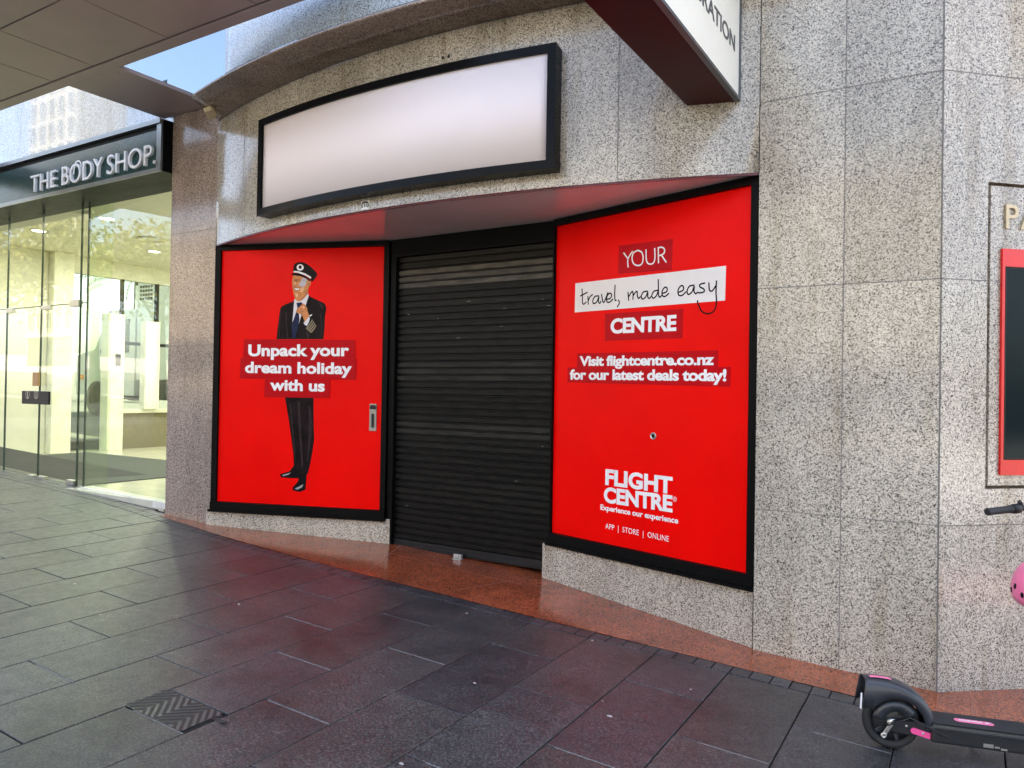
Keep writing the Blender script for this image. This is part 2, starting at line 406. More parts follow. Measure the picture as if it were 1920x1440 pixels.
gr = joint_strips.build('pavement_joint_strips', M_JOINTPALE); tag(gr, kind='structure')
bed = MB(); bed.face([G(-60, -3.3, -.016), G(12, -3.3, -.016), G(12, 6.2, -.016), G(-60, 6.2, -.016)])
tag(bed.build('pavement_bed', M_BED), kind='structure')

# row of small dark setts along the red stone, more rows in front of the glass shop
verts, faces, tones = [], [], []
u = -13.0
while u < 4.5:
    w = rnd.uniform(.09, .13)
    t = rnd.uniform(.65, 1.1); slab(u, u + w, border(u) - .112, border(u + w) - .112, border(u), border(u + w), (t, t, t * 1.1, 1), rnd.uniform(-.001, .002))
    u += w
for row in range(3):
    u = -13.0 + row * .07
    while u < -7.14 - row * .3:
        w = .2; a, b_ = border(u) + row * .105, border(u + w) + row * .105
        t = rnd.uniform(.8, 1.3); slab(u, u + w, a, b_, a + .105, b_ + .105, (t, t, t * 1.12, 1), rnd.uniform(-.001, .002))
        u += w
ks = raw('kerb_strip', verts, faces, [M_PAVER]); tag(ks, kind='structure')
ca = ks.data.color_attributes.new('tone', 'FLOAT_COLOR', 'CORNER')
for p in ks.data.polygons:
    for li in p.loop_indices: ca.data[li].color = tones[p.index]

# red polished stone apron between the setts and the walls
ap = MB(); us = [-7.06, -6.6, -6, -5.4, -4.8, -4.3, -3.6, -2.9, -2.2, -1.6, -.9, 0, 1.5, 4.5]
ap.grid([[G(u, border(u) + .002, .001) for u in us], [G(u, 5.9, .001) for u in us]], 0, False)
tag(ap.build('entrance_apron', M_RED_GR), kind='structure')
aj = MB()
def apj(a, b, w=.004):
    a, b = Vector(a), Vector(b); t = (b - a).normalized(); n = Vector((-t.y, t.x)) * w / 2
    aj.face([G(*(a + n), .0022), G(*(b + n), .0022), G(*(b - n), .0022), G(*(a - n), .0022)])
apj((-4.45, 5.36), (-4.05, 4.45)); apj((-3.0, 5.30), (-3.3, 4.43)); apj((-4.4, 5.08), (-2.95, 5.02)); apj((-6.1, 4.80), (-5.9, 4.55)); apj((-1.1, 4.75), (-1.15, 4.42)); apj((0, 4.9), (.02, 4.4))
tag(aj.build('apron_joints', mat('apron_joint', (.34, .16, .11), .6)), kind='structure')

# street behind the photographer: kerb, road, far pavement, wide ground
M_ASPH = mat('asphalt', (.055, .055, .056), .85, var=.2, bump=.5, bscale=90)
M_CONC = mat('pale_concrete', (.36, .34, .30), .8, var=.12)
rd = MB(); rd.face([G(-120, -12, -.13), G(60, -12, -.13), G(60, -3.25, -.13), G(-120, -3.25, -.13)])
tag(rd.build('road', M_ASPH), kind='structure')
kb = MB()
for i in range(-60, 30): kb.prism([(i * 1.0 + .005, -3.5), (i + .995, -3.5), (i + .995, -3.215), (i + .005, -3.215)], 0, 1)
kb.v = [(p[0], p[1], gz(p[0], p[1]) + (-.002 if p[2] > .5 else -.2)) for p in kb.v]
tag(kb.build('kerb', M_CONC), kind='structure')
fp = MB(); fp.prism([(-120, -20), (60, -20), (60, -12), (-120, -12)], 0, 1); fp.v = [(p[0], p[1], gz(p[0], p[1]) + (.0 if p[2] > .5 else -.3)) for p in fp.v]
tag(fp.build('far_pavement', mat('far_paving', (.14, .13, .11), .8)), kind='structure')
gd = MB(); gd.face([G(-400, -400, -.35), G(400, -400, -.35), G(400, 400, -.35), G(-400, 400, -.35)])
tag(gd.build('ground', M_CONC), kind='structure')
sr = MB(); sr.face([G(-60, 10.75, -.06), G(-7, 10.75, -.06), G(-7, 40, -.06), G(-60, 40, -.06)]); sr.face([G(-60, 6.2, -.06), G(-14.2, 6.2, -.06), G(-14.2, 10.75, -.06), G(-60, 10.75, -.06)])
tag(sr.build('side_street', mat('side_street_asphalt', (.07, .066, .055), .8, var=.2)), kind='structure')

# ================================================================== GRANITE BUILDING
FZ, TZ, SZ = 3.024, 4.244, 14.0
AC, SAG, HALF = -3.756, .41, 2.606
RAD = (HALF * HALF + SAG * SAG) / (2 * SAG); VC = 4.765 - SAG + RAD
def arc(u, off=0.0):
    """point on the bow front whose inner radius point has abscissa u, pushed out by off"""
    a = math.asin((u - AC) / RAD); r = RAD + off
    return Vector((AC + r * math.sin(a), VC - r * math.cos(a)))
bld = thing('granite_building', 'grey speckled granite corner building with a bowed entrance front around a black shutter', 'building')
def vline(mb, M, x, z0, z1, w=.005, lift=.0012): mb.face([M @ Vector(p) for p in ((x - w / 2, z0, lift), (x + w / 2, z0, lift), (x + w / 2, z1, lift), (x - w / 2, z1, lift))], 1)
def hline(mb, M, z, x0, x1, w=.005, lift=.0012): mb.face([M @ Vector(p) for p in ((x0, z - w / 2, lift), (x1, z - w / 2, lift), (x1, z + w / 2, lift), (x0, z + w / 2, lift))], 1)
FRONT = (0, 4.765); FD = (1, 0)
MF = frame(FRONT, FD)
# left pier
p = MB(); p.box((-7.08, 4.765, -.1), (-6.36, 5.6, 4.462))
for z in (.93, 2.05, 3.2): hline(p, MF, z, -7.08, -6.36)
p.build('pier', [M_GRANC, M_JOINT], bld)
# right pier, mitred to the canted side wall at the corner
CU, CV = -.152, 4.765; SDIR = Vector((.7317, .6817)).normalized()
p = MB(); p.tone(1.0); p.box((-1.145, 4.768, -.3), (CU - .003, 5.6, TZ + .0))
rt = random.Random(5); zz = (-.3, .945, 2.305, 3.46, TZ)
for (xa, xb) in ((-1.145, -.655), (-.655, CU)):
    for za, zb in zip(zz, zz[1:]):
        p.tone(rt.uniform(.82, 1.05)); p.face([MF @ Vector(q) for q in ((xa, za, 0), (xb, za, 0), (xb, zb, 0), (xa, zb, 0))])
p.tone(1.0); p.face([(CU, 4.765, -.3), (CU - .003, 4.768, -.3), (CU - .003, 4.768, TZ), (CU, 4.765, TZ)])
for z in (.945, 2.305, 3.46): hline(p, MF, z, -1.145, CU - .004)
vline(p, MF, -.655, -.3, TZ); vline(p, MF, CU - .006, -.3, TZ, .008)
p.build('pier', [M_GRANS, M_JOINT], bld)
p = MB(); p.box((-1.145, 4.767, TZ), (CU, 5.6, SZ)); vline(p, frame((0, 4.767), FD), -.655, TZ, SZ); p.build('upper_pier', [M_GRANHI, M_JOINT], bld)
# canted side wall with a sunk niche panel
MS = frame((CU, CV), SDIR)
p = MB()
def quad(M, x0, x1, z0, z1, y=0, mi=0): p.face([M @ Vector(q) for q in ((x0, z0, y), (x1, z0, y), (x1, z1, y), (x0, z1, y))], mi)
NX, NZ0, NZ1, ND = .29, 1.145, 2.86, .028
p.tone(1.03); quad(MS, 0, NX, 3.46, 9); p.tone(.96); quad(MS, 0, NX, 2.305, 3.46); p.tone(1.04); quad(MS, 0, NX, .945, 2.305); p.tone(.98); quad(MS, 0, NX, -.3, .945)
p.tone(1.03); quad(MS, NX, 4, 3.46, 9); p.tone(.96); quad(MS, NX, 4, NZ1, 3.46); p.tone(1.04); quad(MS, NX, 4, .945, NZ0); p.tone(.98); quad(MS, NX, 4, -.3, .945); p.tone(1.0)
for a in ((( NX, NZ0, 0), (NX, NZ0, -ND), (NX, NZ1, -ND), (NX, NZ1, 0)), ((NX, NZ0, 0), (4, NZ0, 0), (4, NZ0, -ND), (NX, NZ0, -ND)), ((NX, NZ1, 0), (NX, NZ1, -ND), (4, NZ1, -ND), (4, NZ1, 0))):
    p.face([MS @ Vector(q) for q in a], 0)
quad(MS, NX, NX + .022, NZ0, NZ1, -ND, 2); quad(MS, NX + .022, 4, NZ0, NZ0 + .018, -ND, 2); quad(MS, NX + .022, 4, NZ1 - .018, NZ1, -ND, 2)
x0, z0, z1 = NX + .022, NZ0 + .018, NZ1 - .018
quad(MS, x0, 4, z0, z1, -.004)
p.face([MS @ Vector(q) for q in ((x0, z0, -ND), (x0, z0, -.004), (x0, z1, -.004), (x0, z1, -ND))]); p.face([MS @ Vector(q) for q in ((x0, z0, -.004), (x0, z0, -ND), (4, z0, -ND), (4, z0, -.004))])
for z in (.945, 3.46): hline(p, MS, z, .003, 4)
hline(p, MS, 2.305, .003, NX)
p.face([MS @ Vector(q) for q in ((0, 9, 0), (4, 9, 0), (4, 9, -.6), (0, 9, -.6))])
p.build('side_wall', [M_GRANS, M_JOINT, mat('groove_dirt', (.09, .065, .045), .9, var=.4, vscale=30)], bld)
# bowed fascia
p = MB(); N_ = 56; ul = [AC - HALF + 2 * HALF * i / N_ for i in range(N_ + 1)]
zs = (FZ, 3.5, TZ)
js = [AC - HALF, -5.75, -4.85, -3.9, -2.9, -2.0, AC + HALF]
for ja, jb, tn in zip(js, js[1:], (.97, 1.03, .92, 1.0, 1.05, .95)):
    p.tone(tn); p.grid([[(*arc(ja + (jb - ja) * i / 10), z) for i in range(11)] for z in zs], 0, True)
p.tone(1.0)
p.grid([[(*arc(u), FZ) for u in ul], [(*arc(u, -.06), FZ) for u in ul]], 0, True)
for ju in (-5.75, -4.85, -3.9, -2.9, -2.0):
    a = arc(ju - .0025, .0015); b_ = arc(ju + .0025, .0015); p.face([(*a, FZ), (*b_, FZ), (*b_, TZ), (*a, TZ)], 1)
p.build('fascia', [M_GRANS, M_JOINT], bld)
ed = MB(); ed.grid([[(*arc(u, .003), FZ - .012) for u in ul], [(*arc(u, .003), FZ + .003) for u in ul], [(*arc(u, -.05), FZ + .003) for u in ul]], 0, True)
ed.build('drip_edge', mat('soffit_edge_trim', (.10, .02, .018), .4), bld)
# cornice: underside of the overhanging upper wall, and that wall above
p = MB(); ux = [-5.95 + (4.83) * i / N_ for i in range(N_ + 1)]
lo = [arc(max(AC - HALF, u - .38 * max(0, 1 - (u + 5.95) / .5))) for u in ux]; hi = [arc(u, .41) for u in ux]
p.grid([[(*a, TZ + .003) for a in lo], [(*a, TZ + .003) for a in hi], [(*a, TZ + .03) for a in hi], [(*a, TZ + .03) for a in lo]], 0, True)
p.face([(*lo[0], TZ + .003), (*hi[0], TZ + .003), (*hi[0], TZ + .03), (*lo[0], TZ + .03)])
for ju in (-5.55, -4.6, -3.5, -2.3):
    a, b_, c, d = arc(ju), arc(ju + .006), arc(ju + .006, .41), arc(ju, .41); p.face([(*a, TZ + .001), (*b_, TZ + .001), (*c, TZ + .001), (*d, TZ + .001)], 1)
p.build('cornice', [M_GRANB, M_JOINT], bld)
p = MB(); uu = [-5.32 + 4.2 * i / N_ for i in range(N_ + 1)]
p.grid([[(*arc(u, .41), TZ + .034) for u in uu], [(*arc(u, .41), SZ) for u in uu]], 0, True)
a, b_ = arc(uu[0], .41), arc(uu[0]); p.face([(*a, TZ + .034), (*b_, TZ + .034), (*b_, SZ), (*a, SZ)])
a, b_ = arc(uu[-1], .41), arc(uu[-1]); p.face([(*a, TZ + .034), (*b_, TZ + .034), (*b_, SZ), (*a, SZ)])
p.build('upper_wall', [M_GRANHI, M_JOINT], bld)
rf = MB(); rf.box((-8.3, 5.0, TZ + .1), (3, 16, SZ)); rf.box((-7.0, 5.75, -.2), (2.8, 16, TZ + .1)); rf.build('core_wall', M_GRANUP, bld)
# mirror panel added beside the bow so this wall shows pale sky
w = MB(); w.box((-8.25, 4.80, 4.86), (-7.2501, 4.86, 7.6)); w.box((-7.25, 4.80, 4.47), (-5.3, 4.86, 7.6)); sky_panel = w.build('window', M_MIRROR, bld)
tag(sky_panel, 'mirror panel added to show pale sky above the canopy')
w = MB(); w.box((-5.55, 4.70, 5.37), (-5.48, 4.797, 5.52), bev=.005); w.box((-5.53, 4.66, 5.40), (-5.50, 4.70, 5.48)); w.build('upper_bracket', M_BLACKSAT, sky_panel)
# soffit over the recessed entrance
LP0, LP1 = Vector((-6.345, 4.772)), Vector((-4.628, 5.352)); RP0, RP1 = Vector((-2.873, 5.322)), Vector((-1.15, 4.822))
p = MB(); p.grid([[(*arc(u, -.02), FZ + .004) for u in ul], [(u, 5.9, FZ + .004) for u in ul]], 0, False); p.build('soffit', M_SOFFIT, bld)
# plinths below the posters
def plinth(a, b, ztop):
    d = (b - a).normalized(); n = Vector((d.y, -d.x)); L = (b - a).length; q = MB()
    M = frame(a + n * .03, d)
    for (x0, x1) in ((0, L * .36), (L * .36 + .004, L)) :
        q.prism([(x0, -.3), (x1, -.3), (x1, ztop), (x0, ztop)], -.35, 0, M)
    q.build('plinth', [M_GRAN, M_JOINT], bld)
plinth(LP0 + Vector((-.04, -.013)), LP1 + Vector((.05, .017)), .448); plinth(RP0 + Vector((-.06, .017)), RP1 + Vector((0, 0)), .43)
# two drilled holes with bolts above the blank sign, and a torn sticker under it
for (x, y) in ((804, 108), (815, 105)):
    r = ray(x, y); t = 5.9 / r.length
    uu_ = -3.31 if x < 810 else -3.26; q = arc(uu_, 0); b_ = MB(); b_.lathe([(.012, 0), (.012, .008), (.006, .011)], Matrix.Translation((q.x, q.y + .002, 4.06)) @ Matrix.Rotation(R(90), 4, 'X'), 10); b_.build('bolt', M_BLACKSAT, bld)

# ================================================================== BLANK CURVED SIGN
sg = thing('lightbox_sign', 'blank white curved lightbox sign in a black frame on the bowed granite front', 'sign', (*arc(-3.8), 3.5))
def at_arc(mb_list_off, u, z, off): q = arc(u, off); return (q.x, q.y, z)
A0, A1, Z0, Z1, FWD, BW = -5.27, -2.385, 3.119, 3.95, .125, .058
us_ = [A0 + (A1 - A0) * i / 48 for i in range(49)]
def strip(mb, u_list, prof, mi=0):
    """sweep a closed (off, z) profile along the bow"""
    rows = [[(*arc(u, o), z) for (o, z) in prof] for u in u_list]; mb.grid(rows, mi, False, True); mb.face(rows[0][::-1], mi); mb.face(rows[-1], mi)
def local(o, parent):   # keep world placement when the parent empty is moved
    o.parent = parent; o.matrix_parent_inverse = Matrix.Translation(parent.location).inverted(); return o
fr = MB()
for (za, zb) in ((Z0, Z0 + BW), (Z1 - BW, Z1)): strip(fr, us_, [(.0, za), (FWD, za), (FWD, zb), (.0, zb)])
for (ua, ub) in ((A0, A0 + .06), (A1 - BW, A1)): strip(fr, [ua + (ub - ua) * i / 3 for i in range(4)], [(.001, Z0 + BW), (FWD, Z0 + BW), (FWD, Z1 - BW), (.001, Z1 - BW)])
local(fr.build('frame', mat('glossy_black_sign_frame', (.006, .006, .0065), .16, spec=.15)), sg)
pn = MB(); strip(pn, us_[1:-1], [(.03, Z0 + .04), (FWD - .018, Z0 + .04), (FWD - .018, Z1 - .04), (.03, Z1 - .04)])
for i in range(len(pn.sm)): pn.sm[i] = True
local(pn.build('face_panel', M_LIGHTBOX), sg)
su = -4.03; q0 = arc(su, .002); dq = (arc(su + .05) - arc(su - .05)).normalized()
stk = thing('sticker', 'small white sticker with a black letter on the stone edge under the blank sign', 'sticker', (q0.x, q0.y, 3.06))
MT = frame(q0, dq)
s_ = MB(); s_.prism([(-.04, 3.034), (.04, 3.034), (.045, 3.10), (-.045, 3.10)], 0, .0015, MT); local(s_.build('label_sheet', M_WHITE), stk)
s_ = MB(); ribbon(s_, [(-.03, 3.05), (-.034, 3.068), (-.022, 3.088), (.02, 3.088), (.033, 3.07), (.03, 3.05)], .011, MT, .003); ribbon(s_, [(-.008, 3.084), (-.008, 3.055)], .009, MT, .0032); ribbon(s_, [(.012, 3.084), (.012, 3.055)], .009, MT, .0032)
local(s_.build('printed_mark', M_INK), stk)

# ================================================================== POSTER WINDOWS
PZ0, PZ1 = .45, FZ - .002
def poster_window(a, b, label, wl=.05):
    d = (b - a).normalized(); L = (b - a).length; M = frame(a, d)
    t = thing('poster_window', label, 'window', (a.x, a.y, PZ0))
    f = MB(); w, wb = .05, .075
    f.prism([(0, PZ0), (L, PZ0), (L, PZ0 + wb), (0, PZ0 + wb)], -.08, .04, M); f.prism([(0, PZ1 - .05), (L, PZ1 - .05), (L, PZ1), (0, PZ1)], -.08, .03, M)
    f.prism([(0, PZ0 + wb), (wl, PZ0 + wb), (wl, PZ1 - .05), (0, PZ1 - .05)], -.08, .028, M); f.prism([(L - w, PZ0 + wb), (L, PZ0 + wb), (L, PZ1 - .05), (L - w, PZ1 - .05)], -.08, .028, M)
    f.prism([(-.004, PZ0 - .022), (L + .015, PZ0 - .022), (L + .015, PZ0 - .001), (-.015, PZ0 - .001)], -.06, .062, M)
    local(f.build('frame', M_BLACK), t)
    return t, d, L, M
PLF = .0      # print face, out of the wall plane
lw, ld, ll, LM = poster_window(LP0, LP1, 'tall black framed window with a red poster of a uniformed pilot, left of the shutter', .058)
rw, rd_, rl, RM = poster_window(RP0, RP1, 'tall black framed window with a red poster of white writing and a scribbled strip, right of the shutter', .014)
for t, L, M, xl in ((lw, ll, LM, .053), (rw, rl, RM, .010)):
    q = MB(); q.prism([(xl, PZ0 + .07), (L - .045, PZ0 + .07), (L - .045, PZ1 - .045), (xl, PZ1 - .045)], -.02, 0, M); local(q.build('poster', M_RED), t)
lpx = lambda x, y: on_wall(x, y, LP0, ld)
rpx = lambda x, y: on_wall(x, y, RP0, rd_)
def cA(cx, cy): return lpx(480 + cx / 6, 460 + cy / 6)                 # enlarged views used while tracing the print
def cB(cx, cy): return lpx(380 + cx * .42353, 430 + cy * .42353)
def cC(cx, cy): return rpx(1060 + cx * .20833, 440 + cy * .20833)
def cD(cx, cy): return rpx(1080 + cx * .125, 860 + cy * .125)
def printed(name, parent, mt, polys, M, fn, lift):
    q = MB()
    for pl in polys: patch(q, [fn(*p) for p in pl], M, lift)
    return local(q.build(name, mt), parent)
def curve_poly(pts, n=4):
    return [tuple(p) for p in smooth_line([Vector(p) for p in pts + [pts[0]]], n)[:-1]]
# the printed pilot
pil = MB(); patch(pil, [cA(*p) for p in [(232, 1056), (240, 960), (258, 820), (272, 715), (285, 690), (330, 665), (420, 630), (440, 600), (500, 625), (590, 555), (610, 578), (690, 615), (768, 650), (786, 680), (790, 720), (778, 800), (772, 920), (760, 1056)]], LM, .0008)
pilot = local(pil.build('printed_pilot', M_SUIT), lw)
printed('printed_trousers', lw, M_SUIT, [[(364, 740), (491, 740), (492, 870), (494, 930), (486, 985), (476, 1040), (466, 1082), (430, 1078), (404, 1052), (402, 1000), (392, 920), (384, 860)]], LM, cB, .0008)
def sub(name, mt, polys, lift, fn=cA, sm=True):
    q = MB()
    for pl in polys: patch(q, [fn(*p) for p in (curve_poly(pl) if sm else pl)], LM, lift)
    o = q.build(name, mt); o.parent = pilot; o.matrix_parent_inverse = pilot.matrix_parent_inverse.copy() if False else Matrix.Identity(4)
    return o
# pilot sits at world placement through its parent, so its pieces only need to follow it
def local2(o, part):
    bpy.context.view_layer.update(); o.parent = part; o.matrix_parent_inverse = part.matrix_world.inverted(); return o
def sub(name, mt, polys, lift, fn=cA, sm=False):
    q = MB()
    for pl in polys: patch(q, [fn(*p) for p in (curve_poly(pl) if sm else pl)], LM, lift)
    return local2(q.build(name, mt), pilot)
sub('printed_shirt', M_SHIRT, [[(432, 604), (500, 610), (590, 545), (598, 590), (562, 668), (530, 720), (490, 880), (440, 900), (410, 862), (416, 800), (424, 700)]], .0016)
sub('printed_lapel', M_SUIT, [[(596, 565), (625, 640), (560, 800), (490, 960), (470, 1050), (440, 1050), (470, 930), (520, 760), (562, 668)]], .0024)
sub('printed_lapel', M_SUIT, [[(424, 628), (380, 720), (395, 900), (405, 1050), (380, 1050), (360, 800), (385, 700), (408, 640)]], .0024)
sub('printed_tie', M_TIE, [[(455, 648), (512, 640), (527, 658), (492, 700), (484, 760), (490, 840), (450, 1050), (408, 1050), (400, 900), (440, 790), (468, 700)]], .0022)
sub('printed_face', M_SKIN, [[(424, 338), (409, 395), (413, 470), (428, 555), (446, 606), (482, 632), (535, 605), (582, 545), (592, 480), (615, 440), (618, 408), (600, 392), (570, 372), (520, 345)]], .0030, sm=True)
sub('printed_shade', M_SKINDK, [[(428, 455), (442, 470), (480, 478), (500, 468), (500, 488), (470, 512), (440, 508)], [(440, 395), (468, 398), (470, 408), (442, 408)], [(425, 445), (446, 430), (452, 440), (436, 456)], [(555, 560), (585, 520), (570, 556), (520, 606), (490, 618)], [(592, 420), (606, 415), (600, 450), (590, 462)]], .0036)
sub('printed_smile', M_WHITE, [[(434, 484), (470, 488), (492, 480), (482, 500), (450, 504)]], .0042)
sub('pale_patch', mat('pale_patch_print', (.50, .47, .50), .5, var=.5, vscale=120), [[(478, 448), (500, 418), (520, 372), (560, 350), (578, 385), (566, 432), (540, 470), (505, 462)]], .0042)  # pale mottled patch over the printed face
sub('printed_cap', M_SUIT, [[(424, 262), (430, 222), (452, 200), (490, 190), (540, 194), (600, 228), (660, 282), (688, 318), (684, 345), (640, 405), (612, 384), (560, 342), (490, 318), (424, 304)]], .0048, sm=True)
sub('printed_cap_band', M_WHITE, [[(428, 288), (475, 290), (556, 316), (624, 358), (620, 376), (556, 338), (475, 309), (426, 306)]], .0054)
sub('printed_visor', M_INK, [[(402, 322), (430, 312), (500, 320), (566, 350), (606, 388), (632, 410), (600, 402), (560, 372), (505, 348), (432, 338), (404, 332)]], .0056)
bc = [(500 + 40 * math.cos(a * .3142), 250 + 36 * math.sin(a * .3142)) for a in range(20)]
sub('printed_badge', M_WHITE, [bc], .0056); sub('printed_badge_core', M_TIE, [[(500 + 18 * math.cos(a * .3142), 246 + 20 * math.sin(a * .3142)) for a in range(20)]], .0062)
sub('printed_hand', M_SKIN, [[(452, 738), (470, 712), (518, 668), (540, 655), (556, 676), (574, 700), (584, 748), (602, 800), (575, 852), (548, 856), (530, 806), (500, 772), (478, 766), (456, 752)]], .0036, sm=True)
sub('printed_fingers', M_SKINDK, [[(500, 716), (535, 726), (535, 731), (498, 722)], [(508, 742), (540, 748), (540, 753), (506, 747)], [(500, 764), (518, 770), (530, 800), (524, 802), (512, 778)]], .0042)
sub('printed_cuff', M_SHIRT, [[(536, 872), (560, 850), (600, 800), (608, 822), (598, 862), (574, 906), (552, 896)]], .0042)
st_ = []
for k in range(4):
    ox, oy = k * 14, k * 20
    st_.append([(562 + ox, 936 + oy * .62), (584 + ox, 905 + oy), (612 + ox, 870 + oy), (634 + ox * .95, 832 + oy), (640 + ox * .95, 843 + oy), (618 + ox, 882 + oy), (590 + ox, 918 + oy), (572 + ox, 946 + oy * .62)])
sub('printed_sleeve_stripe', M_GOLD, st_, .0030)
sub('printed_wings', M_WHITE, [[(600, 795), (618, 782), (636, 776), (628, 790), (612, 800)]], .0048)
M_FOLD = mat('suit_fold_print', (.035, .022, .022), .4, spec=.1, var=.4, vscale=30)
sub('printed_fold', M_FOLD, [[(262, 860), (272, 740), (282, 720), (280, 800), (270, 960), (262, 1050), (252, 1050)], [(330, 760), (345, 740), (350, 900), (362, 1040), (350, 1050), (338, 900)], [(700, 640), (745, 668), (758, 720), (735, 700)], [(720, 760), (734, 770), (745, 880), (738, 1000), (728, 1000), (732, 880)], [(560, 960), (600, 1010), (590, 1050), (575, 1050)]], .0015)
printed('printed_fold', lw, M_FOLD, [[(420, 760), (430, 760), (436, 900), (446, 1040), (438, 1060), (428, 920)], [(470, 780), (480, 790), (484, 900), (470, 1000), (462, 1040), (470, 900)], [(384, 770), (392, 780), (408, 960), (412, 1030), (404, 980)]], LM, cB, .0015)
sub('printed_eye', M_INK, [[(438, 398), (456, 396), (466, 402), (452, 407)], [(440, 386), (468, 384), (470, 389), (440, 392)]], .0044)
sub('printed_highlight', mat('skin_light_print', (.85, .50, .28), .3, spec=.1), [[(432, 420), (446, 408), (450, 440), (438, 448)], [(500, 490), (530, 470), (545, 490), (520, 530), (500, 520)], [(440, 540), (470, 545), (480, 575), (455, 580)], [(520, 690), (540, 680), (552, 700), (535, 715)]], .0038)
printed('printed_shoe', lw, M_INK, [[(404, 1046), (436, 1074), (440, 1086), (424, 1102), (382, 1101), (346, 1097), (342, 1084), (386, 1070)]], LM, cB, .0016)
printed('printed_shoe', lw, M_INK, [[(428, 1082), (462, 1074), (458, 1120), (456, 1152), (430, 1163), (400, 1156), (398, 1144), (422, 1116)]], LM, cB, .0016)
printed('printed_shine', lw, mat('shoe_shine_print', (.35, .33, .33), .3), [[(352, 1088), (380, 1080), (392, 1076), (380, 1086), (358, 1092)], [(408, 1148), (428, 1138), (446, 1128), (440, 1142), (420, 1152)]], LM, cB, .0022)
# caption boxes and captions, left poster
def capbox(x0, x1, y0, y1, fn, parent, M, lift, skew=0):
    return printed('caption_box', parent, M_REDDK, [[(x0, y0), (x1, y0 + skew), (x1, y1 + skew), (x0, y1)]], M, fn, lift)
for k, pl in enumerate(([(186, 487), (676, 490), (676, 572), (180, 569)], [(170, 570), (682, 573), (680, 666), (166, 660)], [(278, 662), (564, 666), (562, 747), (274, 742)])):
    printed('caption_box', lw, M_REDDK, [pl], LM, cB, .0068 + .0006 * k)
def line(name, body, fn, pl, M, parent, bl, br, cap_px, mt, offset, spacing=1.0, lift=.009):
    a, b = fn(*bl), fn(*br); top = fn(bl[0], bl[1] - cap_px)
    return local(lettering(name, body, M, a[0], a[0] + math.hypot(b[0] - a[0], b[1] - a[1]), a[1], top[1] - a[1], mt, None, offset, .0006, spacing, lift, math.atan2(b[1] - a[1], b[0] - a[0])), parent)
line('caption', 'Unpack your', cB, None, LM, lw, (204, 562), (650, 562), 52, M_WHITE, .035)
line('caption', 'dream holiday', cB, None, LM, lw, (190, 636), (662, 642), 50, M_WHITE, .035)
line('caption', 'with us', cB, None, LM, lw, (300, 713), (542, 719), 50, M_WHITE, .035)
q = MB(); a, b = lpx(694, 757), lpx(706, 808)
q.prism([(a[0], b[1]), (b[0], b[1]), (b[0], a[1]), (a[0], a[1])], -.001, .012, LM); lk = local(q.build('lock_plate', mat('dull_steel', (.30, .28, .24), .5, metal=.5)), lw)
q = MB(); dx, dz = b[0] - a[0], a[1] - b[1]
q.prism([(a[0] + .006, a[1] - .05), (b[0] - .006, a[1] - .05), (b[0] - .006, a[1] - .012), (a[0] + .006, a[1] - .012)], .0122, .018, LM); q.prism([(a[0] + dx * .35, b[1] + .03), (a[0] + dx * .65, b[1] + .03), (a[0] + dx * .65, b[1] + .16), (a[0] + dx * .35, b[1] + .16)], .0122, .020, LM)
local2(q.build('keypad', M_BLACKSAT), lk)
# right poster writing
printed('caption_box', rw, M_REDDK, [[(482, 100), (968, 38), (958, 318), (476, 352)]], RM, cC, .0010)
printed('white_strip', rw, M_CREAM, [[(92, 438), (1448, 280), (1438, 592), (86, 700)]], RM, cC, .0016)
printed('caption_box', rw, M_REDDK, [[(358, 712), (1062, 668), (1056, 932), (356, 956)]], RM, cC, .0010)
printed('caption_box', rw, M_REDDK, [[(108, 1070), (1378, 1040), (1376, 1190), (106, 1196)]], RM, cC, .0010)
printed('caption_box', rw, M_REDDK, [[(22, 1197), (1490, 1191), (1486, 1370), (20, 1328)]], RM, cC, .0016)
q = MB()
for s in ([(528, 166), (566, 218)], [(606, 152), (566, 218), (566, 290)],
          [(652, 142), (615, 165), (602, 215), (618, 262), (655, 278), (690, 262), (702, 208), (688, 158), (652, 142)],
          [(728, 138), (730, 220), (745, 258), (778, 264), (800, 245), (808, 205), (806, 126)],
          [(840, 252), (838, 118)], [(838, 118), (872, 114), (894, 134), (888, 168), (862, 184), (842, 188)], [(866, 184), (908, 246)]):
    ribbon(q, [cC(*p) for p in s], .010, RM, .0022)
local(q.build('thin_caption', M_WHITE), rw)
q = MB()
